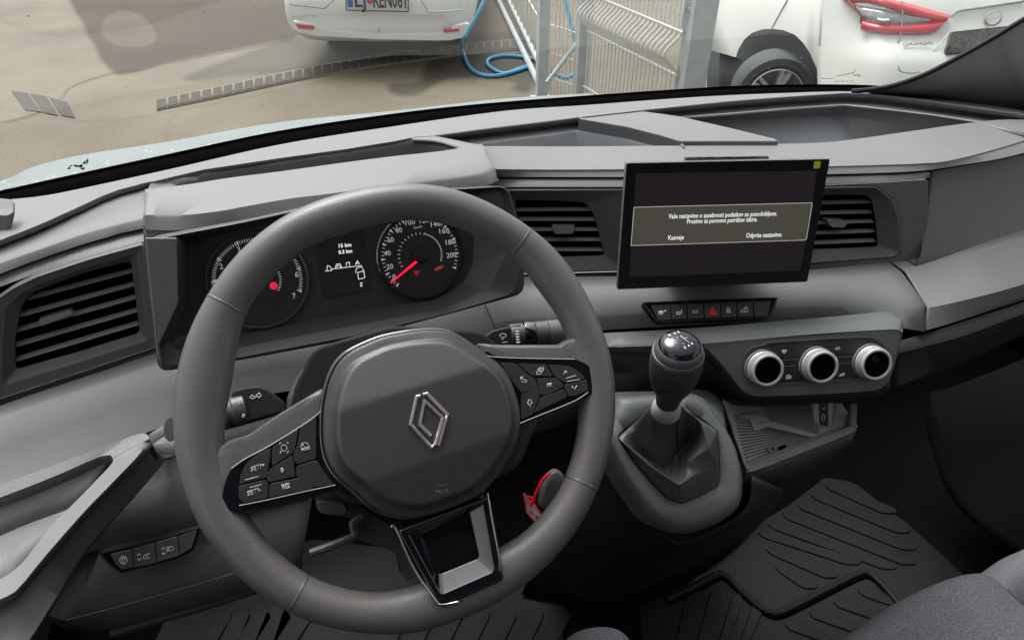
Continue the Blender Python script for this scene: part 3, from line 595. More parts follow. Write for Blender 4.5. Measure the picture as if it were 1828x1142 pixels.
def btn(pts, **kw): return prism('button', FW, q(ZW, pts), .008, HB, BTN, wh, r=.0016, bev=.0009, seg=3, k=3, **kw)
btn([(120, 772), (245, 740), (250, 700), (262, 640), (262, 612), (230, 622), (170, 660), (145, 690), (125, 735)])
btn([(116, 780), (236, 752), (252, 770), (247, 836), (140, 858), (118, 835)])
btn([(268, 606), (388, 520), (372, 608), (358, 632), (268, 690)])
btn([(398, 512), (468, 466), (468, 655), (385, 680), (366, 668), (366, 625), (382, 600)])
btn([(268, 698), (360, 640), (374, 735), (255, 762), (242, 748), (246, 720)])
btn([(380, 690), (470, 662), (500, 710), (548, 772), (468, 785), (378, 735)])
btn([(258, 770), (400, 742), (460, 782), (455, 790), (252, 834)])
btn([(1302, 222), (1372, 224), (1440, 284), (1460, 290), (1476, 345), (1398, 356), (1368, 320)])
btn([(1382, 225), (1510, 228), (1542, 282), (1445, 280)])
btn([(1520, 230), (1618, 236), (1660, 262), (1690, 292), (1596, 312), (1550, 284)])
btn([(1468, 292), (1555, 290), (1590, 318), (1588, 332), (1512, 368), (1484, 366)])
btn([(1598, 318), (1694, 298), (1702, 345), (1640, 372), (1612, 372), (1596, 338)])
btn([(1400, 362), (1478, 344), (1484, 372), (1448, 456), (1396, 478)])
btn([(1490, 378), (1592, 340), (1606, 376), (1456, 448)])
IC = HB+.0002
text('button_text', FW, 'SET/+', *q(ZW, [(174, 714), (236, 694)]), 8, IC, WHITE, wh, shear=.15, bold=.0)
text('button_text', FW, 'SET/-', *q(ZW, [(158, 824), (218, 804)]), 8, IC, WHITE, wh, shear=.15, bold=.0)
text('button_text', FW, 'RES', *q(ZW, [(316, 795), (350, 787)]), 9, IC, WHITE, wh, bold=.01)
text('button_text', FW, '0', *q(ZW, [(309, 719), (321, 717)]), 8.5, IC, WHITE, wh, bold=.01)
text('button_text', FW, 'MODE', *q(ZW, [(404, 622), (441, 612)]), 5, IC, WHITE, wh, bold=.02)
text('button_text', FW, 'OK', *q(ZW, [(1515, 332), (1539, 328)]), 6.5, IC, WHITE, wh, bold=.01)
ic = [circ(323, 607, 13, 14), [(305, 592), (303, 585), (310, 583)], [(335, 583), (341, 583), (341, 590)], [(306, 622), (306, 630), (312, 630)], [(334, 630), (342, 626), (340, 620)],
      circ(417, 600, 18, 17, 150, 380, 12), [(417, 602), (405, 590)], [(146, 752), (210, 735)], [(168, 786), (222, 772)],
      [(1466, 264), (1488, 258), (1490, 270), (1470, 276), (1466, 264)], [(1472, 256), (1482, 244), (1498, 244), (1498, 256), (1490, 262)], [(1472, 256), (1496, 250)],
      [(1590, 274), (1598, 258), (1608, 270)], [(1600, 292), (1645, 279)], [(1606, 306), (1664, 297)], [(1628, 328), (1640, 342), (1649, 325)],
      [(1394, 288), (1400, 306), (1416, 312), (1424, 304), (1414, 298), (1408, 300), (1402, 290), (1404, 284), (1394, 288)],
      circ(1436, 400, 8, 12), [(1426, 404), (1436, 416), (1446, 402)], [(1437, 414), (1437, 422)]]
for g_ in (ic[0:5], ic[5:7], ic[7:8], ic[8:9], ic[9:12], ic[12:13], ic[13:14], ic[14:15], ic[15:16], ic[16:17], ic[17:20]): strokes('button_icon', FW, [q(ZW, l) for l in g_], .8, IC, WHITE, wh)
# hub and airbag cover
pad = q(ZW, [(500, 560), (503, 430), (528, 310), (565, 232), (620, 178), (760, 115), (900, 90), (1000, 84), (1065, 92), (1120, 122), (1200, 178), (1290, 242), (1330, 300), (1365, 400), (1375, 470), (1365, 560), (1330, 640), (1280, 720), (1230, 780), (1180, 822), (1080, 865), (960, 905), (870, 914), (760, 888), (700, 850), (640, 790), (560, 730), (515, 650)])
cx = sum(p[0] for p in pad)/len(pad); cy = sum(p[1] for p in pad)/len(pad)
hub = [(cx+(x-cx)*1.055, cy+(y-cy)*1.06) for x, y in pad]
prism('hub_trim', FW, hub, -.03, .0148, GLOSS, wh, r=.012, bev=.003, seg=3)
ya, yb = FW.two(*q(ZW, [(620, 425)])[0], .036), FW.two(*q(ZW, [(1235, 235)])[0], .036)
yc, yd = FW.two(*q(ZW, [(690, 765)])[0], .036), FW.two(*q(ZW, [(1300, 570)])[0], .02)
u1 = (yb-ya).normalized(); n1 = Vector((-u1.y, u1.x))
pc_ = FW.two(cx, cy); 
def hgt(v):
    s1 = (v-ya).dot(n1); s2 = (yc-v).dot(n1); soft = .0015
    f = lambda s: (s+math.sqrt(s*s+soft*soft))/2
    return -.30*f(s1)-.2*f(s2)
pillow('airbag_cover', FW, pad, [(0, .012, 0), (0, .0165, 0), (.012, .019, 0), (.03, .020, 0), (.09, .0225, .15), (.12, .030, .7), (.14, .0345, .9), (.165, .036, 1)]+[(.165+.82*i/46, .036, 1) for i in range(1, 47)], AIRB, wh, r=.008, k=4,
       height=hgt, cen=pc_, sharp=180)
# maker's diamond emblem: two interlocked outlines
HE = .0364
def barpoly(pts, wd, name='emblem'):
    p = [FW.two(x, y, HE) for x, y in q(ZW, pts)]; n = len(p); V = []; Fc = []
    def off(i, s):
        a = p[max(0, i-1)]; b = p[min(n-1, i+1)]; d1 = (p[i]-a).normalized() if i > 0 else (b-p[i]).normalized(); d2 = (b-p[i]).normalized() if i < n-1 else d1
        m1_ = Vector((-d1.y, d1.x)); m2_ = Vector((-d2.y, d2.x)); m_ = (m1_+m2_).normalized(); return p[i]+m_*s/max(.4, m_.dot(m1_))
    for i in range(n):
        for s, h in ((-wd/2, HE-.002), (-wd/2, HE+.0006), (-wd/5, HE+.0018), (wd/5, HE+.0018), (wd/2, HE+.0006), (wd/2, HE-.002)): V.append(FW.w(*off(i, s), h))
    for i in range(n-1):
        for j in range(5): Fc.append((i*6+j, i*6+j+1, i*6+6+j+1, i*6+6+j))
    Fc += [tuple(range(6)), tuple((n-1)*6+j for j in range(6))]
    mk(name, V, Fc, BRUSH, wh, sharp=20)
barpoly([(940, 372), (924, 376), (896, 500), (992, 606), (1008, 590), (1042, 470), (960, 395), (938, 500), (988, 552)], .0027)
barpoly([(952, 366), (972, 362), (1064, 456), (1024, 596)], .0027)
strokes('airbag_text', FW, [q(ZW, l) for l in ([(1016, 772), (1018, 780), (1050, 776), (1056, 770)], [(1006, 828), (1016, 798), (1022, 812)], [(1026, 798), (1028, 820)], [(1036, 796), (1036, 812), (1046, 810)], [(1052, 796), (1054, 812)], [(1062, 794), (1064, 808), (1074, 806)])], .7, .0325, MID, wh)
# bottom spoke
bo = q(ZX, [(610, 335), (640, 345), (740, 540), (850, 715), (882, 736), (960, 722), (1150, 632), (1182, 588), (1176, 500), (1140, 300), (1112, 165), (900, 260)])
prism('lower_spoke', FW, bo, -.02, .004, GLOSS, wh, r=.003, bev=.003, seg=3)
so_ = q(ZX, [(645, 345), (1110, 175), (1178, 590), (866, 732)])
si_ = q(ZX, [(770, 375), (1010, 250), (1062, 490), (862, 572)])
bezel('lower_spoke_frame', FW, so_, si_, [(0, -.012), (0, .0165), (.08, .0185), (.42, .0180), (.46, .0172), (.96, .0105), (1, .0098), (1, -.004)], GLOSS, wh, r=.004, ri=.003, cap=True)
tube('bright_edge', [FW.at(*p, .018) for p in q(ZX, [(625, 345), (645, 352), (740, 560), (845, 712), (880, 738), (965, 724)])], .0008, SATIN, wh, k=4, seg=8)
tube('bright_edge', [FW.at(*p, .018) for p in q(ZX, [(1114, 172), (1140, 330), (1172, 500), (1176, 565)])], .0007, SATIN, wh, k=4, seg=8)
cl = q(ZW, [(575, 800), (640, 850), (720, 900), (800, 920), (780, 960), (620, 890), (520, 830)])
prism('hub_rear', FW, [(520, 700), (560, 620), (700, 580), (860, 590), (930, 650), (930, 760), (880, 860), (800, 930), (730, 940), (620, 880), (560, 820)], -.055, -.012, BLACK, wh, r=.01, bev=.004)

# ================================================================ COLUMN AND STALKS
col = thing('steering_column', 'dark steering column shroud behind the wheel hub', 'steering column', P(700, 760, .72))
prism('shroud', FW, q(ZW, [(325, 395), (350, 330), (405, 235), (485, 205), (720, 120), (1000, 80), (1220, 160), (1500, 440), (1400, 700), (1000, 900), (600, 860), (360, 640)]), -.16, -.06, DARK, col, r=.012, bev=.012, seg=4)
prism('shroud_cuff', FW, q(ZW, [(345, 400), (400, 290), (480, 230), (700, 150), (1000, 110), (1200, 220), (1400, 460), (1300, 700), (1000, 860), (600, 830), (380, 620)]), -.058, -.042, BLACK, col, r=.012, bev=.003)
prism('shroud_lower', FW, q(ZX, [(230, 180), (380, 180), (620, 340), (760, 600), (700, 620), (640, 470), (430, 400), (420, 330), (440, 300), (250, 270)]), -.13, -.1, DARK, col, r=.006, bev=.006)
tube('adjuster_lever', [FW.at(*p, -.09) for p in q(ZX, [(210, 478), (300, 445), (400, 405), (440, 380), (430, 320), (480, 290)])], .0042, DARKS, col, k=4)
prism('adjuster_handle', FW, q(ZX, [(240, 215), (380, 225), (400, 255), (385, 278), (270, 275), (250, 250)]), -.1, -.085, MID, col, r=.003, bev=.003)
FS = Frame(470, 730, .69, 4, 44)
s1 = thing('stalk', 'left control stalk with indicator arrows showing between rim and hub', 'stalk', FS.o, 'control stalks on the steering column')
prism('body', FS, q(ZW, [(82, 352), (120, 340), (200, 326), (240, 338), (290, 375), (325, 405), (330, 440), (300, 450), (170, 484), (100, 512), (84, 500)]), -.014, .004, BLACK, s1, r=.006, bev=.005, seg=4)
ax = FS.at(*q(ZW, [(150, 425)])[0], -.004); dx = (FS.at(*q(ZW, [(20, 462)])[0], 0.0)-ax).normalized()
lathe('collar', ax, dx, [(0, .0125), (.001, .0145), (.012, .0148), (.013, .013), (.014, .0125), (.018, .0125), (.019, .0145), (.026, .0142), (.028, .012)], DARKS, s1)
lathe('end_knob', ax+dx*.027, dx, [(0, .012), (.002, .0145), (.018, .0150), (.03, .013), (.034, .009)], GLOSS, s1)
strokes('icons', FS, [q(ZW, l) for l in ([(168, 378), (178, 366), (180, 374), (190, 372), (192, 380), (182, 382), (183, 388), (168, 378)], [(220, 368), (208, 357), (207, 364), (197, 366), (198, 376), (208, 374), (210, 382), (220, 368)])], .9, .0045, WHITE, s1)
strokes('icons', FS, [q(ZW, l) for l in (circ(126, 401, 5, 7), circ(139, 461, 5, 7), [(133, 466), (145, 455)])], .9, .011, WHITE, s1)
FS2 = Frame(935, 595, .71, 4, 40)
s2 = thing('stalk', 'right wiper stalk with ribbed grey end cap, above the right spoke', 'stalk', FS2.o, 'control stalks on the steering column')
prism('body', FS2, q(ZW, [(1212, 140), (1225, 110), (1262, 76), (1330, 60), (1405, 46), (1412, 140), (1300, 170)]), -.012, .003, BLACK, s2, r=.005, bev=.004, seg=4)
a0_ = FS2.at(*q(ZW, [(1345, 100)])[0], -.006); d0_ = (FS2.at(*q(ZW, [(1598, 78)])[0], -.006)-a0_).normalized()
sc_ = (FS2.at(*q(ZW, [(1598, 78)])[0], -.006)-a0_).length/253
lathe('barrel', a0_, d0_, [(0, .0118), (8*sc_, .0122), (55*sc_, .0124), (57*sc_, .0112), (108*sc_, .0112), (110*sc_, .0126), (165*sc_, .0128)], DARKS, s2)
lathe('end_cap', a0_, d0_, [(166*sc_, .0120), (168*sc_, .0131), (225*sc_, .0128), (246*sc_, .0112), (255*sc_, .0075), (257*sc_, .0001)], MID, s2)
lathe('ring_switch', a0_, d0_, [(60*sc_, .0116), (62*sc_, .0135), (66*sc_, .0137), (100*sc_, .0137), (104*sc_, .0135), (106*sc_, .0116)], GLOSS, s2)
fb_ = Frame(935, 595, .70, 4, 40)
strokes('icons', FS2, [q(ZW, l) for l in ([(1300, 96), (1312, 90), (1326, 92), (1330, 104), (1306, 108), (1300, 96)],)], .9, .0034, WHITE, s2)
strokes('icon_bar', FS2, [q(ZW, [(1308, 116), (1320, 114)])], .9, .0034, WHITE, s2)
strokes('icon_bar', FS2, [q(ZW, [(1312, 130), (1334, 128)])], .9, .0034, WHITE, s2)
strokes('level_marks', FS2, [q(ZW, l) for l in ([(1374, 82), (1386, 81)], [(1374, 94), (1386, 93)], [(1375, 106), (1387, 105)], [(1376, 118), (1388, 117)], [(1378, 130), (1390, 129)])], 2.6, .0072, WHITE, s2)
# ignition key with its red tag
FY = Frame(965, 890, .80, 0, 30)
key = thing('car_key', 'black car key with red tie and pink paper tag by the rim', 'key', FY.o)
pillow('fob', FY, q(ZN, [(262, 130), (290, 80), (330, 62), (370, 85), (385, 120), (330, 250), (250, 320), (215, 290), (235, 190)]), [(0, -.006), (0, 0), (.08, .004), (.25, .0055), (.8, .006)], LEATB, key, r=.006)
tube('tie', [FY.at(*p, .008) for p in q(ZN, [(290, 82), (250, 120), (215, 180), (180, 262), (165, 300)])], .0017, REDTAG, key, k=4)
tube('tie', [FY.at(*p, .006) for p in q(ZN, [(165, 300), (190, 255), (150, 235)])], .0015, REDTAG, key, k=4)
prism('tag', FY, q(ZN, [(125, 215), (165, 262), (205, 300), (245, 360), (212, 408), (190, 385), (140, 330)]), .001, .003, TAGW, key, bev=.0003)
strokes('tag_edge', FY, [q(ZN, l) for l in ([(125, 215), (140, 330), (208, 408)], [(125, 215), (180, 262), (245, 360)])], 2.2, .0032, REDTAG, key)
strokes('tag_writing', FY, [q(ZN, l) for l in ([(160, 320), (175, 345), (185, 318)], [(178, 350), (195, 345)], [(196, 372), (208, 352), (212, 372), (200, 365)])], 1.0, .0032, BTN, key)
# ================================================================ DISPLAY SCREEN
FD = Frame(1290, 400, .868, -9, 14)
scr = thing('touchscreen', 'wide black central display showing a dialog in Slovenian', 'display', FD.o)
so4 = q(ZS, [(78, 131), (1618, 100), (1445, 1030), (8, 1088)])
prism('casing', FD, so4, -.010, -.0008, MID, scr, r=.003, bev=.0012, seg=3)
prism('cover_glass', FD, q(ZS, [(80, 134), (1615, 103), (1443, 1027), (10, 1084)]), -.0008, .0004, SCRB, scr, r=.0026, bev=.0003)
prism('panel_area', FD, q(ZS, [(150, 212), (1520, 190), (1392, 942), (98, 992)]), .0003, .0006, SCR, scr, bev=0)
prism('dialog', FD, q(ZS, [(135, 466), (1480, 432), (1434, 712), (112, 755)]), .0005, .0008, SCRP, scr, bev=0)
strokes('dialog_border', FD, [q(ZS, [(112, 755), (135, 466), (1478, 432), (1480, 440), (1436, 706), (1428, 713), (112, 755)])], 1.0, .0008, SCRL, scr, th=.0001)
strokes('dialog_divider', FD, [q(ZS, [(122, 660), (1446, 622)]), q(ZS, [(786, 672), (787, 702)])], .5, .0008, SCRP, scr, th=.0001)
text('dialog_text', FD, 'Vaše nastavitve o zasebnosti podatkov so posodobljene.', *q(ZS, [(394, 551), (1212, 528)]), 8.6, .0009, WGLOW, scr, th=.0001, bold=.006)
text('dialog_text', FD, 'Prosimo za ponovno potrditev izbire.', *q(ZS, [(534, 589), (1064, 573)]), 8.6, .0009, WGLOW, scr, th=.0001, bold=.006)
text('dialog_text', FD, 'Kasneje', *q(ZS, [(392, 712), (510, 708)]), 8.6, .0009, WGLOW, scr, th=.0001, bold=.006)
text('dialog_text', FD, 'Odprite nastavitve', *q(ZS, [(980, 695), (1246, 688)]), 8.6, .0009, WGLOW, scr, th=.0001, bold=.006)
prism('sticker', FD, q(ZS, [(1496, 120), (1546, 119), (1538, 172), (1490, 173)]), .0004, .0007, YEL, scr, bev=0)
prism('rear_housing', FD, [(1135, 305), (1465, 300), (1430, 495), (1122, 508)], -.03, -.010, DARK, scr, r=.012, bev=.006)
prism('vent_hood', FD, [(1225, 281), (1372, 279), (1376, 300), (1222, 302)], -.018, -.011, MID, scr, r=.001, bev=.001)
strokes('slot', FD, [q(ZS, l) for l in ([(620, 92), (640, 92)], [(680, 92), (735, 91)], [(800, 90), (880, 89)], [(910, 88), (980, 87)], [(1000, 87), (1048, 86)])], 1.6, -.0108, VOID, scr)
prism('bracket', FD, [(1200, 440), (1380, 432), (1365, 492), (1205, 498)], -.12, -.02, BLACK, scr, bev=.003)

# ================================================================ CENTRE SWITCH STRIP
FB = Frame(1268, 553, .945, -11, 48)
sw = thing('switch_strip', 'row of seven dashboard buttons with red hazard triangle under the display', 'switch panel', FB.o)
so5 = q(ZK, [(217, 66), (600, 50), (1002, 37), (985, 90), (960, 150), (920, 158), (600, 172), (310, 184), (285, 165), (245, 110)])
si5 = q(ZK, [(235, 74), (600, 60), (988, 47), (972, 90), (950, 142), (918, 148), (600, 162), (315, 174), (295, 158), (262, 110)])
bezel('surround', FB, so5, si5, [(0, -.01), (0, .0035), (.6, .0035), (1, -.002)], BLACK, sw, r=.002, cap=True)
xs = [(262, 340), (378, 385), (475, 481), (572, 579), (669, 677), (765, 773), (862, 868), (965, 950)]
def yt(x): return 78-(x-235)*.033
def yb_(x): return 172-(x-300)*.0395
bt = []
for i in range(7):
    a0, b0_ = xs[i]; a1, b1_ = xs[i+1]
    if i == 0: a0 += 0; b0_ = 306
    p = [(a0+4, yt(a0)+3), (a1-2, yt(a1)+3), (b1_-2, yb_(b1_)-4), (b0_+4, yb_(b0_)-4)]
    prism('button', FB, q(ZK, p), -.004, .0022, BTN, sw, r=.0006, bev=.0007)
for g_ in ([circ(325, 125, 12, 10), [(320, 130), (326, 117), (332, 130)], [(342, 118), (346, 112)], [(350, 118), (354, 112)]],
    [[(418, 134), (418, 124), (428, 118), (436, 124), (438, 134), (418, 134)], [(445, 110), (446, 134)]],
    [[(710, 108), (711, 98), (724, 97), (726, 107)], [(708, 110), (728, 109), (729, 122), (710, 123), (708, 110)], [(712, 116), (727, 115)]],
    [[(790, 122), (800, 110), (812, 104)], [(792, 122), (832, 120)], circ(824, 108, 9, 11), [(812, 100), (818, 92), (832, 92)]]):
    strokes('button_icon', FB, [q(ZK, l) for l in g_], 1.3, .0024, WHITE, sw)
text('icon_text', FB, 'ECO', *q(ZK, [(511, 127), (544, 125)]), 5.5, .0024, WHITE, sw, bold=.02)
strokes('hazard_triangle', FB, [q(ZK, l) for l in ([(604, 136), (627, 93), (653, 133), (604, 136)], [(615, 130), (627, 108), (641, 128), (615, 130)])], 1.6, .0024, REDP, sw)

# ================================================================ CLIMATE PANEL
FK = Frame(1440, 650, .875, -9, 26)
cli = thing('climate_panel', 'heater control panel with three silver ringed knobs', 'climate panel', FK.o)
k1 = q(ZK, [(560, 305), (900, 280), (1300, 252), (1560, 228), (1700, 222), (1722, 250), (1690, 400), (1650, 530), (1600, 575), (1400, 592), (1100, 606), (870, 612), (800, 580), (700, 450), (640, 380)])
k2 = q(ZK, [(690, 322), (900, 302), (1300, 275), (1560, 254), (1690, 246), (1704, 262), (1676, 390), (1630, 500), (1575, 545), (1400, 566), (1100, 582), (900, 588), (835, 555), (750, 440), (705, 370)])
prism('panel_body', FK, k1, -.05, .0, MID, cli, r=.008, bev=.004, seg=4)
top = [q(ZK, [(0, 292), (560, 260), (1100, 215), (1500, 180), (1700, 160), (1735, 178)]), q(ZK, [(0, 325), (560, 305), (1100, 258), (1500, 230), (1695, 222), (1722, 240)])]
loft('upper_ledge', [drop([FK.at(x, y, -.016) for x, y in top[0]], -.002, .02), [FK.at(x, y, -.016) for x, y in top[0]], [FK.at(x, y, .001) for x, y in top[1]], [FK.at(x, y+3, -.004) for x, y in top[1]]], CONM, cli, k=3)
loft('right_end', [[FK.at(x, y, -.016) for x, y in q(ZK, [(1715, 165), (1735, 185), (1733, 250), (1690, 420), (1650, 540)])], [FK.at(x, y, .0) for x, y in q(ZK, [(1700, 222), (1722, 245), (1714, 290), (1676, 440), (1640, 545)])]], MID, cli, k=3)
loft('front_sweep', [[FK.at(x, y, .0) for x, y in q(ZK, [(0, 325), (300, 318), (560, 305), (700, 292), (1000, 270)])], [FK.at(x, y, -.01) for x, y in q(ZK, [(0, 350), (300, 350), (560, 360), (640, 400), (760, 480)])], [FK.at(x, y, -.03) for x, y in q(ZK, [(0, 365), (300, 368), (560, 385), (640, 450), (780, 580)])]], DARK, cli, k=4)
loft('lower_lip', [[FK.at(x, y, .0) for x, y in q(ZK, [(700, 450), (800, 582), (870, 612), (1100, 607), (1400, 593), (1600, 576), (1652, 530)])], [FK.at(x, y, -.03) for x, y in q(ZK, [(640, 480), (740, 620), (850, 660), (1100, 655), (1400, 640), (1590, 612), (1660, 560)])], [FK.at(x, y, -.08) for x, y in q(ZK, [(600, 520), (700, 640), (850, 670), (1100, 665), (1400, 650), (1590, 620), (1660, 570)])]], BLACK, cli, k=3)
m1_ = q(ZK, [(800, 430), (806, 360), (850, 318), (925, 305), (938, 295), (1200, 275), (1480, 260), (1560, 262), (1620, 300), (1655, 370), (1650, 440), (1600, 500), (1480, 512), (1440, 520), (1000, 548), (880, 548), (815, 500)])
m2_ = q(ZK, [(812, 430), (818, 366), (856, 328), (930, 314), (944, 304), (1200, 285), (1480, 270), (1555, 272), (1610, 306), (1643, 372), (1640, 434), (1594, 490), (1476, 502), (1436, 510), (1000, 538), (886, 538), (826, 494)])
bezel('module_rim', FK, m1_, m2_, [(0, -.001), (0, .0022), (1, .0018), (1, -.001)], DARKS, cli, r=.003)
prism('module_face', FK, m2_, -.002, .0006, BTN, cli, r=.003, bev=0)
for L_ in ([(945, 330), (1010, 318), (1130, 310), (1160, 335), (1130, 380), (1020, 385)], [(1280, 312), (1300, 302), (1445, 296), (1470, 320), (1440, 362), (1340, 370)], [(1035, 450), (1110, 444), (1140, 480), (1160, 500), (985, 530), (975, 515)], [(1345, 430), (1430, 424), (1460, 470), (1480, 498), (1320, 512), (1300, 498)]):
    prism('button', FK, q(ZK, L_), 0, .0024, BTN, cli, r=.0015, bev=.0007)
for L_ in ([(1035, 438), (1112, 432)], [(1340, 420), (1428, 414)], [(975, 540), (1180, 526), (1440, 508)], [(1030, 400), (1125, 394)], [(1340, 385), (1430, 378)]):
    tube('bead', [FK.at(*p, .002) for p in q(ZK, L_)], .0005, MID, cli, k=2, seg=6)
text('button_text', FK, 'A/C', *q(ZK, [(1340, 343), (1370, 341)]), 5.5, .0026, WHITE, cli)
for g_ in ([[(1032, 345), (1044, 341), (1058, 344), (1050, 356), (1044, 360), (1036, 354), (1032, 345)], [(1038, 350), (1052, 350)]],
   [[(1056, 504), (1058, 492), (1068, 488), (1080, 490), (1084, 506), (1056, 508)], [(1064, 500), (1076, 499)]],
   [[(1364, 492), (1376, 482), (1392, 478), (1394, 486), (1366, 494)], [(1378, 490), (1390, 489)]]):
    strokes('button_icon', FK, [q(ZK, l) for l in g_], 1.3, .0026, WHITE, cli)
S = .875/FOC/3.264
for (cx_, cy_) in ((922, 434), (1236, 416), (1545, 400)):
    b = FK.at(*q(ZK, [(cx_-8, cy_+6)])[0], 0)
    kb = lathe('knob', b, FK.n, [(0, 106*S), (.001, 107*S), (.0045, 107*S), (.0055, 100*S), (.007, 96*S), (.0135, 94*S), (.0150, 95*S), (.0172, 93*S), (.0180, 89*S), (.0180, 79*S), (.0158, 77*S)], KNOBS, cli, seg=56, cap=False)
    c_ = lathe('knob_cap', b, FK.n, [(.010, 77*S), (.0160, 77*S), (.0164, 75*S), (.0164, .0001)], VOID, kb, seg=48, cap=False)
    lathe('knob_groove', b, FK.n, [(.0046, 107.5*S), (.005, 108*S), (.0056, 101*S)], DARKS, kb, seg=48, cap=False)
strokes('fan_mark', FK, [q(ZK, circ(1575, 392, 14, 16)), q(ZK, [(1560, 392), (1592, 392)])], .6, .0166, BTN, cli)

# ================================================================ GEAR LEVER AND CONSOLE
con = thing('centre_console', 'dark console below the heater panel with storage bin and gear lever base', 'console', P(1250, 900, .95))
FG = Frame(1200, 850, .82, -6, 52)
t_in = q(ZG, [(30, 600), (90, 545), (230, 470), (420, 430), (540, 470), (650, 560), (700, 700), (722, 850), (705, 945), (580, 1000), (440, 1045), (330, 990), (180, 830)])
t_out = q(ZG, [(5, 610), (40, 480), (50, 366), (300, 350), (535, 352), (610, 450), (720, 640), (775, 800), (762, 980), (640, 1070), (440, 1135), (270, 1060), (120, 850)])
b_in = q(ZG, [(60, 600), (95, 565), (200, 490), (300, 455), (430, 455), (520, 505), (602, 568), (612, 700), (612, 860), (520, 912), (405, 960), (320, 925), (160, 750)])
bezel('lever_base', FG, t_out, b_in, [(0, -.10), (0, -.022), (.04, -.014), (.22, -.003), (.42, .002), (.97, .0025), (1, 0), (1, -.012)], CONM, con, r=.018, ri=.005, k=6, bev=0, sharp=75)
loft('base_shelf', [rz(1.43, [(1085, 700), (1180, 698), (1262, 697), (1290, 720)]), [FG.at(1085, 745, -.008), FG.at(1180, 735, -.006), FG.at(1262, 735, -.006), FG.at(1300, 780, -.01)]], CONM, con, k=4)
# console body going down to the floor
cb = [rt(.86, [(1085, 830), (1130, 900), (1190, 960), (1230, 965), (1330, 915), (1345, 850)]),
      rt(.90, [(1072, 830), (1110, 920), (1180, 985), (1235, 985), (1345, 930), (1390, 870)]),
      rt(1.0, [(1010, 830), (1015, 950), (1080, 1010), (1200, 1005), (1330, 960), (1400, 880)]),
      rt(1.15, [(985, 840), (985, 1000), (1050, 1070), (1130, 1060), (1250, 1000), (1330, 940)]),
      rt(1.30, [(985, 860), (975, 1030), (1040, 1062), (1110, 1050), (1230, 1000), (1300, 950)])]
loft('console_body', cb, BLACK, con, k=4, smooth_rows=3)
# storage bin
FT = Frame(1420, 790, .93, -9, 62)
lip_o = q(ZR, [(236, 372), (245, 400), (460, 320), (690, 228), (712, 195), (717, 100)])
lip_i = q(ZR, [(236, 362), (245, 374), (450, 293), (672, 205), (688, 182), (690, 100)])
lo3 = [P(x, y, t) for (x, y), t in zip(lip_o, (.885, .885, .90, .92, .925, .93))]; li3 = [P(x, y, t) for (x, y), t in zip(lip_i, (.888, .888, .903, .925, .93, .935))]
loft('bin_lip', [drop(li3, -.03), li3, lo3, drop(lo3, -.02)], CONM, con, k=5, sharp=60, bev=.0015)
wl0 = lo3[1:]; 
loft('bin_wall', [drop(lo3, -.012), [P(x, y, t) for (x, y), t in zip(q(ZR, [(236, 400), (250, 470), (480, 400), (680, 290), (700, 230), (717, 120)]), (.90, .905, .92, .94, .945, .95))], [P(x, y, t) for (x, y), t in zip(q(ZR, [(100, 650), (245, 620), (430, 530), (600, 400), (660, 300), (690, 160)]), (.98, .98, .99, 1.0, 1.0, 1.0))], [P(x, y, t) for (x, y), t in zip(q(ZR, [(-100, 760), (120, 690), (380, 570), (540, 440), (620, 340), (660, 200)]), (1.1, 1.1, 1.08, 1.06, 1.05, 1.05))]], BLACK, con, k=4)
tf = [P(x, y, .955) for x, y in q(ZR, [(150, 130), (310, 120), (525, 105), (600, 100)])], [P(x, y, .94) for x, y in q(ZR, [(190, 200), (370, 190), (500, 232), (610, 240)])], [P(x, y, .93) for x, y in q(ZR, [(230, 365), (350, 340), (450, 300), (680, 215)])]
FTR = Frame(*q(ZR, [(350, 260)])[0], .945, -9, 60)
floor_ = q(ZR, [(150, 120), (330, 180), (500, 235), (560, 222), (660, 210), (450, 305), (235, 385)])
prism('bin_floor', FTR, q(ZR, [(120, 60), (620, 60), (720, 200), (450, 310), (232, 395), (180, 250)]), -.004, 0, TRAYM, con, bev=0)
for i in range(15):
    x0 = 205+i*17
    a_, b_ = (x0-25, 165+i*5), (x0+8+i*9, 372-i*9.5)
    a_, b_ = (170+i*4, 150+i*14.5), (330+i*14, 205+i*3.0)
    if 150+i*14.5 > 370: break
    tube('floor_rib', [FTR.at(*p, .0005) for p in q(ZR, [a_, b_])], .0009, MID, con, k=1, seg=6)
for i in range(16):
    xa, xb = 345+i*12.2, 375+i*10.5
    q1, q2 = q(ZR, [(xa-35+i*1.5, 118-i*.8), (xb-45+i*4, 172+i*4)])
    tube('wall_rib', [FTR.at(*q1, .004), FTR.at(*q2, .004)], .0012, TRIM, con, k=1, seg=6)
for i in range(8):
    q1, q2 = q(ZR, [(190+i*12, 142-i*1.5), (193+i*12, 152-i)])
    tube('wall_rib', [FTR.at(*q1, .004), FTR.at(*q2, .004)], .0011, TRIM, con, k=1, seg=6)
prism('charging_pad_plate', FTR, q(ZR, [(245, 168), (325, 150), (345, 192), (265, 222)]), 0, .0022, TRAYM, con, r=.002, bev=.0006)
strokes('plate_mark', FTR, [q(ZR, l) for l in ([(278, 190), (300, 184)], [(290, 180), (306, 184), (318, 180)], [(322, 172), (332, 168), (336, 178)])], .8, .0024, DARK, con)
prism('rail', FTR, q(ZR, [(232, 362), (240, 345), (400, 300), (520, 248), (600, 212), (665, 196), (660, 212), (450, 300), (240, 378)]), 0, .004, TRIM, con, r=.001, bev=.0008)
prism('plug', FTR, q(ZR, [(322, 300), (332, 282), (350, 280), (362, 296), (356, 312), (334, 316)]), .003, .006, TRIM, con, bev=.0008)
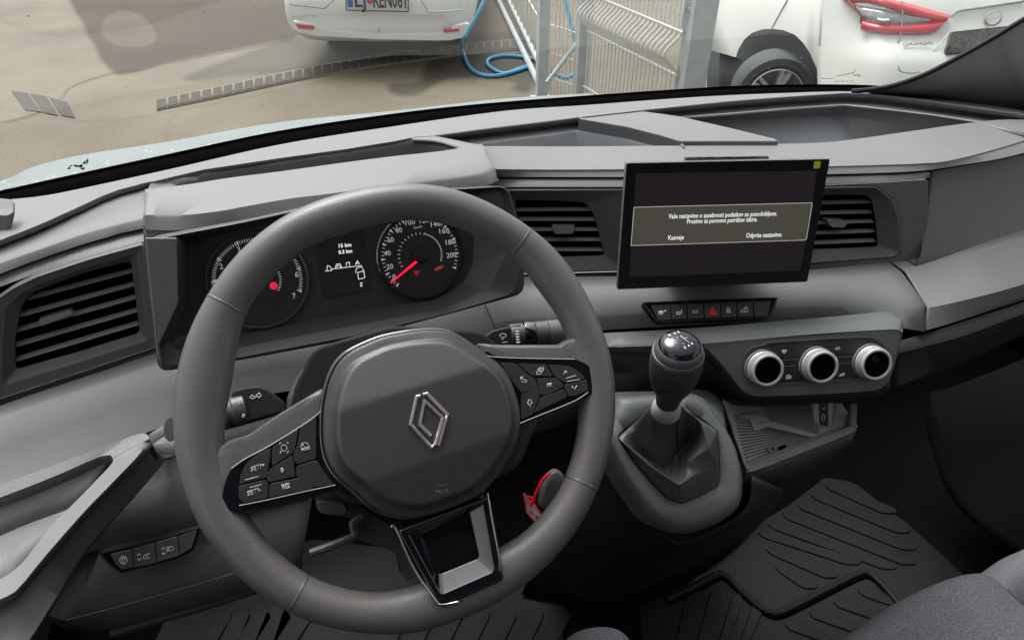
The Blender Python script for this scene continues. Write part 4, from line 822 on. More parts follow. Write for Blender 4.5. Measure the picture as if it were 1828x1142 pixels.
prism('plug_hole', FTR, q(ZR, [(338, 296), (346, 290), (352, 298), (346, 306)]), .006, .0063, VOID, con, bev=0)
prism('slot', FTR, q(ZR, [(370, 288), (402, 276), (404, 292), (372, 304)]), .003, .0044, VOID, con, bev=0)
FTB = Frame(*q(ZR, [(570, 150)])[0], .95, -15, 20)
prism('socket_panel', FTB, q(ZR, [(528, 90), (612, 86), (606, 205), (560, 218), (528, 235)]), -.01, .0, TRAYM, con, r=.003, bev=.001)
prism('socket_plate', FTB, q(ZR, [(550, 92), (590, 90), (588, 200), (552, 192)]), 0, .0012, DARK, con, r=.0015, bev=.0005)
strokes('socket_mark', FTB, [q(ZR, l) for l in ([(562, 150), (568, 146), (574, 150), (574, 172), (568, 178), (562, 174), (562, 150)], [(562, 118), (568, 126), (574, 118)])], .9, .0014, WHITE, con)

gear = thing('gear_lever', 'gear lever with glossy shift pattern knob and leather gaiter', 'gear lever', FG.o)
tp = P(*q(ZG, [(402, 105)])[0], .695); bt_ = P(*q(ZG, [(333, 425)])[0], .765); ax = (tp-bt_).normalized(); Lh = (tp-bt_).length; s_ = .74/FOC/3.006
lathe('knob', bt_, ax, [(0, 62*s_), (Lh*.06, 66*s_), (Lh*.14, 70*s_), (Lh*.24, 76*s_), (Lh*.28, 92*s_), (Lh*.38, 112*s_), (Lh*.52, 128*s_), (Lh*.68, 136*s_), (Lh*.84, 134*s_), (Lh*.88, 131*s_), (Lh*.89, 122*s_)], DARK, gear, cap=False, seg=48, sharp=60)
lathe('chrome_ring', bt_, ax, [(Lh*.882, 128*s_), (Lh*.887, 131*s_), (Lh*.893, 130*s_), (Lh*.896, 124*s_)], DARKS, gear, cap=False, seg=48)
lathe('cap_collar', bt_, ax, [(Lh*.895, 122*s_), (Lh*.90, 126*s_), (Lh*.94, 122*s_), (Lh*.985, 112*s_), (Lh*.99, 108*s_)], DARKS, gear, cap=False, seg=48)
lathe('cap', bt_, ax, [(Lh*.98, 109*s_), (Lh*1.0, 105*s_), (Lh*1.03, 92*s_), (Lh*1.05, 70*s_), (Lh*1.064, 40*s_), (Lh*1.068, .0001)], CAPG, gear, cap=False, seg=48, sharp=180)
class FF(Frame):
    def __init__(s, o, n, x): s.o = o; s.n = n.normalized(); s.x = (x-s.n*x.dot(s.n)).normalized(); s.y = s.n.cross(s.x)
tc = tp+ax*Lh*.06
FQ = FF(tc, ax, Vector((1, .12, 0)))
strokes('shift_pattern', FQ, [q(ZG, l) for l in ([(362, 72), (377, 98)], [(386, 66), (428, 110)], [(404, 58), (456, 98)], [(370, 86), (442, 68)], [(377, 98), (386, 96)])], .7, .0002, WHITE, gear)
for s, x, y, in (('1', 350, 62), ('3', 378, 52), ('5', 398, 45), ('2', 432, 128), ('4', 452, 118), ('6', 470, 106), ('R', 344, 70)):
    if s != 'R': text('pattern_digit', FQ, s, *q(ZG, [(x-4, y), (x+5, y-3)]), 4.5, .0003, WHITE, gear, bold=.03)
lathe('collar', bt_, ax, [(-.016, 78*s_), (-.014, 82*s_), (-.004, 80*s_), (.0, 74*s_), (.003, 66*s_)], COLLAR, gear, seg=48)
# gaiter: hand placed folds
def g(x, y, h): return FG.at(*q(ZG, [(x, y)])[0], h)
gv = {'t0': g(250, 420, .062), 't1': g(285, 455, .066), 't2': g(345, 470, .067), 't3': g(412, 462, .064), 't4': g(418, 425, .06), 't5': g(330, 400, .05),
 'A': g(165, 570, .012), 'B': g(92, 592, .003), 'B2': g(150, 540, .010), 'L': g(60, 600, -.002), 'L2': g(170, 760, -.002), 'N': g(90, 625, .012), 'C': g(398, 858, .046), 'C1': g(240, 750, .020), 'D': g(328, 800, -.004), 'D1': g(205, 700, -.01), 'M': g(325, 925, -.002), 'K': g(400, 962, -.002), 'S': g(510, 915, -.001),
 'J': g(612, 872, -.001), 'I': g(612, 770, .018), 'F': g(603, 582, .034), 'H': g(512, 520, .052), 'G': g(474, 602, -.004), 'E': g(392, 690, .0), 'E1': g(400, 712, -.002), 'R': g(600, 560, -.001), 'S1': g(486, 800, .030), 'Q': g(440, 730, .032), 'T': g(430, 450, .004), 'U': g(560, 660, .044), 'X': g(300, 455, -.002), 'Y': g(200, 490, -.001), 'Z': g(500, 500, .0)}
vi = {k_: i for i, k_ in enumerate(gv)}
gf = ['t0 t1 D1 A', 't1 t2 E D D1', 't2 t3 E', 't3 G E', 't3 t4 H G', 'A D1 N B', 't0 A B2', 'A B B2', 'D1 D C1 N', 'C1 D C', 'N C1 M L2 L', 'B N L', 'C1 C K M', 'D E E1 C', 'E1 Q S1 C', 'C S1 S K', 'E G Q E1', 'G H U Q', 'H F U', 'F I U', 'U I S1 Q', 'I J S S1', 'F R J I', 'H Z R F', 't4 T Z H', 't4 t5 X T', 't5 t0 B2 Y X', 'B L Y B2']
mk('gaiter', list(gv.values()), [tuple(vi[k_] for k_ in f.split()) for f in gf], LEATB, gear, sharp=180)
go = [o for o in gear.children if o.name.startswith('gaiter')][0]
d_ = go.modifiers.new('b', 'BEVEL'); d_.width = .0065; d_.segments = 3; d_.limit_method = 'NONE'; d_ = go.modifiers.new('s', 'SUBSURF'); d_.levels = d_.render_levels = 1
tube('stitched_seam', [g(388, 478, .068), g(386, 560, .052), g(388, 660, .034), g(396, 712, .026)], .0007, VOID, gear, k=5, seg=6)

# ================================================================ LEFT SWITCHES AND DOOR
FE = Frame(270, 985, .736, 12, 34)
ls = thing('switch_strip', 'row of four dashboard buttons low down beside the door handle', 'switch panel', FE.o)
bezel('surround', FE, q(ZL, [(455, 738), (700, 682), (930, 618), (925, 650), (895, 725), (820, 768), (560, 830), (500, 790)]), q(ZL, [(490, 745), (700, 695), (912, 632), (905, 665), (880, 722), (815, 752), (565, 818), (520, 785)]), [(0, -.01), (0, .003), (.5, .003), (1, -.002)], BLACK, ls, r=.002, cap=True)
for p in ([(510, 748), (607, 722), (615, 805), (560, 818), (535, 795)], [(611, 721), (713, 693), (722, 785), (619, 808)], [(717, 692), (819, 664), (829, 752), (726, 782)], [(823, 663), (910, 636), (884, 718), (832, 748)]):
    prism('button', FE, q(ZL, p), -.003, .004, DARKS, ls, r=.001, bev=.0012, seg=3)
    prism('button_lip', FE, q(ZL, [(p[-2][0], p[-2][1]-14), (p[-1][0], p[-1][1]-14), p[-1], p[-2]] if len(p) == 4 else [(p[2][0]-2, p[2][1]-14), (p[2][0], p[2][1]), (p[3][0], p[3][1]), (552, 806)]), .0, .0052, DARKS, ls, r=.0004, bev=.0006)
for g_ in ([circ(570, 773, 17, 18), [(564, 764), (576, 761), (578, 780), (566, 783), (564, 764)]], [[(634, 752), (642, 744), (650, 750)], [(637, 768), (644, 774), (651, 766)], [(662, 768), (664, 752), (676, 746)], [(672, 766), (684, 744), (692, 740)], [(664, 768), (690, 762)]],
  [[(745, 724), (753, 716), (761, 722)], [(748, 740), (755, 747), (762, 739)], circ(790, 720, 10, 9), [(768, 716), (778, 712)], [(768, 724), (780, 722)], [(770, 732), (780, 730)]]):
    strokes('button_icon', FE, [q(ZL, l) for l in g_], 1.2, .0042, WHITE, ls)
door = thing('door_panel', 'light grey driver door panel with long diagonal grab handle', 'door', (-.5, .6, 1.3))
# grab bar: top face, inner side, outer side
dt = q(ZL, [(-1000, 780), (-400, 560), (-200, 500), (0, 440), (300, 330), (560, 232), (640, 205), (672, 205), (684, 225)])
di = q(ZL, [(-1000, 840), (-400, 610), (-200, 545), (0, 482), (250, 385), (430, 305), (485, 290), (520, 289), (534, 305)])
loft('door_top', [drop(rz(1.505, dt), -.03), rz(1.505, dt), rz(1.502, di), drop(rz(1.50, di), -.02)], DOORM, door, k=4, sharp=50)
bo_ = q(ZL, [(684, 225), (686, 262), (560, 395), (400, 560), (250, 735), (150, 850), (90, 920), (40, 962), (-200, 1060), (-800, 1380)])
bi_ = q(ZL, [(534, 305), (528, 335), (440, 430), (352, 520), (250, 620), (180, 712), (110, 800), (0, 880), (-200, 960), (-800, 1240)])
bm_ = [((a_[0]*.75+b_[0]*.25), (a_[1]*.75+b_[1]*.25)) for a_, b_ in zip(bo_, bi_)]
loft('grab_bar', [drop(rz(1.50, bi_), -.03), rz(1.502, bi_), rz(1.506, bm_), rz(1.500, bo_)], DOORM, door, k=4, sharp=50)
bs = q(ZL, [(760, 300), (762, 315), (650, 450), (480, 640), (370, 780), (300, 900), (240, 1000), (100, 1200), (-100, 1300), (-700, 1600)])
loft('grab_bar_side', [rz(1.499, bo_), rz(1.492, [(x, y+1.5) for x, y in bo_]), rz(1.468, [(x-6, y) for x, y in bs]), drop(rz(1.45, bs), 0)], DOORM, door, k=4, sharp=60)
tube('bar_crease', [Pz(x, y, 1.5005) for x, y in bo_], .0009, DOORM, door, k=4, seg=6)
pw = q(ZL, [(-1000, 850), (-400, 615), (-200, 550), (0, 484), (250, 388), (430, 308), (485, 293), (520, 292), (532, 308)])
pb = q(ZL, [(-1000, 1100), (-400, 860), (-200, 750), (0, 662), (120, 610), (200, 580), (350, 520), (440, 430), (528, 335)])
loft('pocket_wall', [drop(rz(1.495, pw), 0), rz(1.476, pb)], DOORM, door, k=4)
pf = q(ZL, [(-1000, 1500), (-400, 1200), (-200, 1020), (0, 930), (60, 850), (180, 740), (352, 560), (440, 450), (530, 345)])
loft('pocket_floor', [rz(1.476, pb), rz(1.47, pf)], DOORM, door, k=4)
0 and prism('pull_cup', Frame(30, 1010, .64, 20, 70), q(ZL, [(-200, 760), (0, 722), (60, 735), (150, 700), (120, 760), (20, 830), (-200, 860)]), -.005, .004, MID, door, r=.003, bev=.002)
mk('door_skin', [Vector((-.62, .9, 1.55)), Vector((-.62, .9, .9)), Vector((-.62, -.3, .9)), Vector((-.62, -.3, 1.40)), Vector((-.66, .9, 1.55)), Vector((-.66, .9, .9)), Vector((-.66, -.3, .9)), Vector((-.66, -.3, 1.40))], [(0, 1, 2, 3), (7, 6, 5, 4), (0, 4, 5, 1), (1, 5, 6, 2), (2, 6, 7, 3), (3, 7, 4, 0)], DARK, door)
loft('dash_end', [rz(1.465, q(ZL, [(690, 195), (760, 150), (820, 130), (860, 110)])), rz(1.455, q(ZL, [(700, 240), (765, 200), (820, 180), (870, 160)])), rz(1.45, q(ZL, [(765, 300), (780, 298), (840, 280), (900, 270)]))], TRIM, dash, k=3)
FO = Frame(*q(ZL, [(780, 170)])[0], .772, 10, 40)
prism('dash_plug', FO, q(ZL, circ(785, 170, 32, 58, n=16)[:-1]), -.01, .003, MID, dash, bev=.002)
# ================================================================ FLOOR, MATS, SEATS, VAN SHELL
FLZ = .86
fl_ = box('van_floor', (-.75, -1.2, FLZ-.03), (1.75, 1.25, FLZ), CARPET); fl_['kind'] = 'structure'
van = thing('van_body', 'interior shell of the van around the footwell, unseen roof and rear shaped for light', 'van body', (.5, -.6, .8))  # roof, bulkhead and sides stay unseen; their openings steer the light
box('unseen_bulkhead', (-.78, -1.25, .8), (1.78, -1.2, 2.62), ROOFL, van)
box('unseen_roof', (-.78, -1.2, 2.58), (1.78, -.15, 2.62), ROOFL, van)  # front edge cut back to let sky light in
box('firewall', (-.78, 1.2, .8), (1.78, 1.24, 1.535), VOID, van)
box('unseen_left_side', (-.78, -1.2, .8), (-.75, 1.2, 1.45), CARPET, van)
box('unseen_right_side', (1.70, -1.2, .8), (1.75, 1.2, 1.50), CARPET, van)
box('unseen_rear_left_corner', (-.78, -1.2, 1.45), (-.75, -1.0, 2.6), ROOFL, van)  # unseen corners set far back to widen the side light
box('unseen_rear_right_corner', (1.72, -1.2, 1.5), (1.75, -1.0, 2.6), ROOFL, van)
# passenger side footwell wall with its seam
tube('footwell_trim', [P(1660, 745, 1.35), P(1675, 800, 1.33), P(1700, 870, 1.3), P(1740, 920, 1.27), P(1800, 965, 1.22), P(1850, 1000, 1.2)], .011, CARPET, van, k=4)
loft('footwell_liner', [rt(1.40, [(1660, 700), (1700, 690), (1828, 640), (2000, 560)]), rt(1.36, [(1670, 800), (1720, 800), (1828, 780), (2000, 700)]), rt(1.29, [(1735, 930), (1760, 925), (1850, 900), (2000, 850)]), rt(1.2, [(1850, 1005), (1870, 1000), (1900, 990), (2000, 950)])], CARPET, van, k=3)
# floor carpets and mats
FM = Frame(1300, 1050, 1.0, 0, 90)
FM.o = Pz(1300, 1050, FLZ)
def fm(px, py): return (px, py)
mat1 = thing('floor_mat', 'black ribbed rubber mat in the passenger footwell', 'floor mat', FM.o, 'rubber floor mats')
prism('sheet', FM, q(ZR, [(-60, 800), (60, 700), (200, 620), (380, 520), (560, 420), (700, 440), (960, 640), (1200, 860), (1400, 1100), (1300, 1500), (-200, 1500), (-250, 950)]), .001, .008, RUBBER, mat1, r=.02, bev=.003)
gt = [(-120, 960), (0, 905), (100, 852), (135, 858), (200, 920), (280, 990), (340, 1020), (400, 1010), (560, 930), (720, 850), (770, 848), (820, 890), (890, 970), (1000, 1120)]
tube('raised_edge', [FM.at(*p, .012) for p in q(ZR, gt)], .006, RUBBER, mat1, k=5)
tube('edge_groove', [FM.at(*p, .009) for p in q(ZR, [(x+6, y+20) for x, y in gt])], .004, VOID, mat1, k=5, seg=8)
ribs = []
for i in range(4):
    x0 = 70+i*95-95
    ribs.append([(x0, 920+i*22-15), (x0+38, 900+i*22-15), (x0+50, 935+i*22), (x0-20-i*4, 1180), (x0-70, 1180)])
for (xl, yl), (xr, yr) in zip([(570, 455), (510, 498), (448, 542), (385, 585), (322, 628), (276, 665), (312, 740), (352, 820)], [(900, 575), (960, 660), (985, 735), (985, 800), (900, 820), (740, 800), (640, 858), (550, 905)]):
    ribs.append([(xl, yl-4), (xl+38, yl-10), (xr-34, yr-26), (xr, yr-8), (xr-14, yr+8), (xr-70, yr+6), (xl+26, yl+22)])
for i in range(4):
    y0 = 905+i*50; xl = 720-i*108
    ribs.append([(xl, y0+8), (xl+30, y0-2), (xl+60, y0), (xl+220, y0+78), (xl+190, y0+98), (xl+20, y0+38)])
for r_ in ribs: prism('rib', FM, q(ZR, r_), .006, .0115, RUBBER, mat1, r=.004, bev=.0022, k=2)
mat2 = thing('floor_mat', 'black ribbed rubber mat in the driver footwell', 'floor mat', Pz(700, 1120, FLZ), 'rubber floor mats')
prism('sheet', FM, [(380, 1000), (560, 960), (900, 1000), (1010, 1070), (1000, 1300), (200, 1300), (300, 1090)], .001, .008, RUBBER, mat2, r=.02, bev=.003)
for i in range(7):
    x0 = 640+i*48
    prism('rib', FM, [(x0+60, 1085+(i % 2)*6), (x0+84, 1082), (x0+92, 1096), (x0+40, 1200), (x0+10, 1200)], .006, .012, RUBBER, mat2, r=.006, bev=.0015, k=3)
for i in range(5):
    x0 = 330+i*36
    prism('rib', FM, [(x0+58-i*6, 1095-i*4), (x0+80-i*6, 1085-i*4), (x0+84, 1100), (x0+20, 1200), (x0-6, 1200)], .006, .012, RUBBER, mat2, r=.006, bev=.0015, k=3)
hump = loft('carpet_hump', [rz(.875, [(930, 1060), (980, 1070), (1060, 1080), (1150, 1075), (1260, 1020), (1330, 960), (1380, 900)]), rz(.90, [(950, 1020), (990, 1045), (1060, 1070), (1130, 1062), (1240, 1005), (1300, 955), (1350, 880)]), rz(1.0, [(990, 900), (1010, 930), (1060, 960), (1130, 950), (1240, 900), (1300, 850), (1350, 800)])], CARPET, van, k=4)
# pedals
ped = thing('brake_pedal', 'dark pedal in the driver footwell seen through the wheel', 'pedal', P(720, 1000, 1.2))
prism('pad', Frame(722, 1000, 1.22, 0, 40), [(704, 980), (740, 974), (750, 1016), (714, 1024)], 0, .012, RUBBER, ped, r=.006, bev=.004)
tube('arm', [P(722, 1000, 1.24), P(715, 940, 1.28), P(705, 860, 1.3)], .008, BLACK, ped, k=3)
# seats
def seatrow(t, pts): return [P(x, y, t_) for (x, y), t_ in zip(pts, t)]
seat = thing('passenger_seat', 'grey cloth passenger seat cushion with lighter side bolster', 'seat', P(1700, 1120, .85))
r = [seatrow([.99, .98, .96, .95, .945, .95], q(ZR, [(600, 1185), (740, 1085), (900, 990), (1100, 905), (1240, 875), (1345, 905)])),
     seatrow([.95, .945, .93, .915, .91, .91], q(ZR, [(618, 1175), (765, 1068), (920, 970), (1100, 888), (1240, 861), (1370, 892)])),
     seatrow([.92, .91, .90, .89, .885, .885], q(ZR, [(680, 1200), (850, 1100), (1000, 1010), (1150, 940), (1300, 920), (1420, 960)])),
     seatrow([.88, .87, .86, .85, .85, .85], q(ZR, [(850, 1330), (1000, 1230), (1150, 1130), (1300, 1080), (1440, 1060), (1560, 1080)])),
     seatrow([.80, .80, .80, .79, .79, .79], q(ZR, [(1050, 1600), (1200, 1500), (1350, 1400), (1500, 1350), (1650, 1300), (1750, 1300)]))]
loft('cushion', [drop(r[0], -.15)]+r, FABRIC, seat, k=4, smooth_rows=4, solid=.01, sharp=180)
b_ = [seatrow([1.0, .985, .97, .96], q(ZR, [(1235, 880), (1340, 805), (1453, 755), (1650, 660)])),
      seatrow([.95, .935, .92, .91], q(ZR, [(1245, 866), (1345, 800), (1453, 752), (1650, 655)])),
      seatrow([.91, .90, .89, .88], q(ZR, [(1330, 880), (1400, 860), (1500, 830), (1700, 760)])),
      seatrow([.895, .89, .88, .87], q(ZR, [(1380, 930), (1460, 1010), (1560, 1080), (1750, 1100)])),
      seatrow([.90, .90, .89, .88], q(ZR, [(1370, 950), (1440, 1040), (1540, 1110), (1720, 1150)]))]
loft('side_bolster', [drop(b_[0], -.1)]+b_, FABRL, seat, k=4, smooth_rows=4, solid=.01, sharp=180)
dseat = thing('driver_seat', 'edge of the grey cloth driver seat at the bottom edge', 'seat', P(1070, 1150, .7))
r = [seatrow([.75]*5, [(1000, 1160), (1030, 1138), (1070, 1130), (1105, 1136), (1130, 1160)]), seatrow([.71]*5, [(1000, 1155), (1032, 1132), (1070, 1124), (1104, 1130), (1128, 1150)]), seatrow([.68]*5, [(990, 1220), (1032, 1190), (1075, 1180), (1120, 1190), (1150, 1220)]), seatrow([.66]*5, [(900, 1400), (1000, 1380), (1075, 1380), (1150, 1380), (1250, 1400)])]
loft('cushion', [drop(r[0], -.1)]+r, FABRIC, dseat, k=4, smooth_rows=4, solid=.01, sharp=180)

# ================================================================ PILLARS AND WINDSCREEN
pil = thing('windscreen_pillar', 'dark grey windscreen pillar trim on the passenger side', 'pillar', P(1700, 140, 1.2))
pe = [(1520, 162), (1560, 158), (1600, 150), (1650, 132), (1700, 107), (1760, 74), (1828, 33), (2000, -70), (2200, -190)]
pm = [(1560, 168), (1600, 166), (1640, 163), (1690, 150), (1740, 128), (1790, 108), (1828, 90), (2000, 0), (2200, -100)]
pl_ = [(1560, 170), (1600, 171), (1640, 176), (1700, 184), (1760, 190), (1828, 195), (1900, 200), (2100, 150), (2300, 60)]
tt = [1.215, 1.20, 1.185, 1.165, 1.145, 1.125, 1.10, 1.04, .98]
row = lambda pts, dt: [P(x, y, t+dt) for (x, y), t in zip(pts, tt)]
loft('cover', [row(pe, .03), row(pe, .0), row(pm, .03), row(pl_, .10)], PILM, pil, k=4, solid=.004, sharp=60)
tube('rubber_seal', [P(x, y, t) for (x, y), t in zip([(x, y+1.5) for x, y in pe], tt)], .0042, BLACK, pil, k=4)
pil2 = thing('windscreen_pillar', 'grey trim end at the far left edge below the windscreen', 'pillar', P(0, 390, .85))
lp = [[(-120, 330), (-40, 345), (0, 354), (18, 356), (25, 362)], [(-120, 370), (-40, 380), (0, 384), (14, 384), (24, 378)], [(-120, 450), (-40, 440), (0, 429), (10, 427), (17, 424)]]
loft('cover', [rt(.84, lp[0]), rt(.82, lp[1]), rt(.83, lp[2]), rt(.90, lp[2])], MID, pil2, k=4)
ws = thing('windscreen', 'clear curved windscreen above the dashboard', 'windscreen', GLASSBASE[8])
up = Vector((0, -.68, .73))
base = [Pz(-900, 800, 1.60)]+GLASSBASE+[Pz(2300, 310, 1.60)]
sec = [[v+up*h+Vector(((.3-v.x)*h*.12, 0, 0)) for v in base] for h in (0, .25, .5, .75, 1.0, 1.35)]
V = [v for r_ in sec for v in r_]; n = len(base)
gl_ = mk('pane', V, [(i*n+j, i*n+j+1, (i+1)*n+j+1, (i+1)*n+j) for i in range(5) for j in range(n-1)], GLASS, ws, orient='open', sharp=180)
fr_ = [v+up*.006+Vector((0, -.003, .0)) for v in GLASSBASE]
loft('black_border', [[v+Vector((0, -.0025, -.001)) for v in GLASSBASE], fr_], BLACK, ws, k=4, solid=0)
rs_ = random.Random(5); V = []; Fc = []
for i in range(140):
    u_ = rs_.random()*(len(GLASSBASE)-3)+1; k_ = int(u_); h_ = rs_.random()**1.3*.42+.02; p_ = GLASSBASE[k_].lerp(GLASSBASE[k_+1], u_-k_)+up*h_+Vector(((.3-GLASSBASE[k_].x)*h_*.12, 0, 0)); tx = (GLASSBASE[k_+1]-GLASSBASE[k_]).normalized(); r_s = rs_.choice((.0004, .0005, .0007, .0011)); i0_ = len(V); nn_ = tx.cross(up).normalized()*.0006
    V += [p_+(tx*math.cos(a_*1.257)+up.normalized()*math.sin(a_*1.257))*r_s-nn_ for a_ in range(5)]; V.append(p_+nn_*1.5); Fc += [(i0_+a_, i0_+(a_+1) % 5, i0_+5) for a_ in range(5)]
mk('dried_specks', V, Fc, mat('dried water specks', (.55, .55, .53), .6), ws, sharp=180, kind='stuff')
def ong(px, py, off=.004):   # a point on the inner face of the glass
    i = min(range(len(GLASSBASE)-1), key=lambda k_: abs((GLASSBASE[k_]+GLASSBASE[k_+1]).lerp(Vector(), .5).to_tuple()[0]-Pz(px, py, 1.62).x))
    A_, B_ = GLASSBASE[i], GLASSBASE[i+1]; nn = (B_-A_).cross(up).normalized()
    if nn.y > 0: nn = -nn
    return Pp(px, py, A_+nn*off, nn)
def gpoly(name, polys, m):
    V = []; Fc = []
    for p in polys:
        i = len(V); V += [ong(*v) for v in p]+[ong(*v, .0035) for v in p]; k_ = len(p)
        Fc += [tuple(range(i, i+k_)), tuple(range(i+2*k_-1, i+k_-1, -1))]+[(i+j, i+k_+j, i+k_+(j+1) % k_, i+(j+1) % k_) for j in range(k_)]
    return mk(name, V, Fc, m, ws, sharp=180)
Z0 = (0, 0, 2.855)
gpoly('faceted_fox_print', [q(Z0, p) for p in ([(343, 865), (352, 848), (362, 860)], [(352, 846), (368, 840), (366, 850)], [(370, 842), (392, 840), (402, 852), (388, 852)], [(395, 846), (420, 836), (422, 850), (408, 856)], [(404, 858), (432, 852), (428, 868)], [(420, 832), (440, 815), (432, 840)], [(442, 814), (454, 822), (436, 842)], [(440, 812), (448, 806), (450, 816)])], BLACK)
ZP = (1450, 110, 12.187)
def gl_line(pts, w_): 
    out = []
    for (x0, y0), (x1, y1) in zip(pts, pts[1:]):
        dx_, dy_ = x1-x0, y1-y0; L_ = math.hypot(dx_, dy_) or 1; nx_, ny_ = -dy_/L_*w_/2, dx_/L_*w_/2
        out.append([(x0-nx_, y0-ny_), (x1-nx_, y1-ny_), (x1+nx_, y1+ny_), (x0+nx_, y0+ny_)])
    return out
gpoly('antelope_print', gl_line(q(ZP, [(530, 315), (640, 300), (760, 275), (890, 245), (955, 180)]), .9)+gl_line(q(ZP, [(890, 245), (905, 290), (960, 320), (1050, 312), (1000, 285), (945, 275)]), .9), BLACK)
gpoly('small_print', [[(x, y), (x+w_, y), (x+w_, y+.9), (x, y+.9)] for x, y, w_ in ((1467, 140, 6), (1475, 140.2, 5), (1482, 140, 6), (1490, 145, 9), (1501, 145, 7), (1510, 145, 5), (1517, 145, 6))], DARK)

# ================================================================ OUTSIDE
gnd = mk('ground', [Vector((-400, -400, -.03)), Vector((400, -400, -.03)), Vector((400, 400, -.03)), Vector((-400, 400, -.03))], [(0, 1, 2, 3)], GROUND, sharp=180); gnd['kind'] = 'structure'
import numpy as np
def yard():
    st = .03; gx = np.arange(-5, 4.5, st); gy = np.arange(3.5, 13, st); X, Y = np.meshgrid(gx, gy); n0, n1 = X.shape
    d = np.stack([X-EYE.x, Y-EYE.y, np.full_like(X, -EYE.z)], -1); Z = d@np.array(Fd); px = 914+FOC*(d@np.array(Rt))/Z; py = 571-FOC*(d@np.array(Up))/Z
    ns = sum(np.sin(X*a+Y*b+c)*k for a, b, c, k in ((3.1, 1.7, .3, 3), (-2.2, 5.3, 1, 2.5), (9.7, -4, 2, 1.6), (5, 6, .7, 1.4)))
    def sdf(poly):
        poly = [(v.x, v.y) for v in cat_rom([Vector(p) for p in poly], 4, True)]; ins = np.zeros(px.shape, bool); dm = np.full(px.shape, 1e9)
        for (x0, y0), (x1, y1) in zip(poly, poly[1:]+poly[:1]):
            ins ^= ((y0 > py) != (y1 > py)) & (px < (x1-x0)*(py-y0)/((y1-y0) or 1e-9)+x0)
            t = np.clip(((px-x0)*(x1-x0)+(py-y0)*(y1-y0))/max(1e-9, (x1-x0)**2+(y1-y0)**2), 0, 1); dm = np.minimum(dm, np.hypot(px-x0-t*(x1-x0), (py-y0-t*(y1-y0))*1.6))
        return np.where(ins, -dm, dm)
    def lin(poly):
        poly = [(v.x, v.y) for v in cat_rom([Vector(p) for p in poly], 6)]; dm = np.full(px.shape, 1e9)
        for (x0, y0), (x1, y1) in zip(poly, poly[1:]):
            t = np.clip(((px-x0)*(x1-x0)+(py-y0)*(y1-y0))/max(1e-9, (x1-x0)**2+(y1-y0)**2), 0, 1); dm = np.minimum(dm, np.hypot(px-x0-t*(x1-x0), (py-y0-t*(y1-y0))*2))
        return dm
    sm_ = lambda d_, w_: np.clip(.5-(d_+ns*.3)/w_, 0, 1)
    damp_veil = sm_(sdf([(112, -30), (150, 50), (180, 105), (205, 132), (240, 130), (300, 112), (400, 92), (520, 68), (560, 30), (560, -90), (300, -90), (120, -90)]), 9)  # damp brown paving; its arc edge paints where windscreen haze ends
    old = sm_(sdf([(190, 30), (230, 20), (265, 40), (280, 70), (250, 85), (200, 80), (180, 55)]), 6)
    wet_shade = sm_(sdf([(470, 84), (540, 66), (700, 62), (850, 58), (930, 60), (960, 90), (860, 96), (760, 98), (640, 112), (540, 126), (440, 134), (360, 146), (330, 138), (400, 110)]), 14)*.9
    wet_shade = np.maximum(wet_shade, sm_(sdf([(500, 76), (540, 60), (840, 60), (850, 84), (700, 92), (560, 96)]), 10))  # painted shadow under the white car, merged into the wet tone
    wet_shade = np.maximum(wet_shade, sm_(sdf([(690, 160), (700, 148), (745, 146), (760, 118), (800, 100), (930, 96), (950, 130), (945, 165), (915, 160), (920, 148), (880, 142), (800, 142), (750, 168), (712, 172)]), 12))
    tr = np.clip(1.2-lin([(-20, 222), (30, 214), (80, 198), (105, 180), (130, 155), (200, 132), (250, 126), (300, 112), (400, 95), (520, 72)])/(5+ns*.5), 0, 1)*.85
    tr = np.maximum(tr, np.clip(1.2-lin([(700, 160), (740, 170), (780, 172)])/3, 0, 1)*.5)
    tr = np.maximum(tr, np.clip(1.1-lin([(-20, 188), (60, 205), (140, 216), (210, 215), (300, 200), (420, 178), (600, 140), (760, 105), (900, 88)])/3.2, 0, 1)*.42)
    tr = np.maximum(tr, np.clip(1.1-lin([(325, 193), (305, 215), (297, 245)])/3.5, 0, 1)*.45)
    for i in range(9): tr = np.maximum(tr, np.clip(1.1-lin([(225+i*31, -20), (232+i*32, 20), (244+i*33, 60-i*2)])/2.6, 0, 1)*.35)
    damp_veil = np.clip(damp_veil-.35*old, 0, 1)
    V = np.stack([X, Y, np.zeros_like(X)], -1).reshape(-1, 3); I = np.arange(n0*n1).reshape(n0, n1)
    Fq = np.stack([I[:-1, :-1], I[:-1, 1:], I[1:, 1:], I[1:, :-1]], -1).reshape(-1, 4)
    me = bpy.data.meshes.new('yard'); me.from_pydata(V.tolist(), [], Fq.tolist())
    at_ = me.color_attributes.new('stain_shade', 'FLOAT_COLOR', 'POINT'); at_.data.foreach_set('color', np.stack([damp_veil, wet_shade, tr, np.ones_like(tr)], -1).astype(np.float32).ravel())
    me.materials.append(GROUND); o = bpy.data.objects.new('yard_paving', me); COL.objects.link(o); o['kind'] = 'structure'
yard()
def sheet(name, pts, z, m, k=5, rr=.12, th=.0015):
    p = [Pz(x, y, z).to_2d() for x, y in pts]; p = cat_rom(p, k, True); n = len(p)
    o = mk(name, [Vector((v.x, v.y, z)) for v in p]+[Vector((v.x, v.y, z-th)) for v in p], [tuple(range(n)), tuple(range(2*n-1, n-1, -1))]+[(i, i+n, (i+1) % n+n, (i+1) % n) for i in range(n)], m, sharp=30)
    o['kind'] = 'structure'; return o
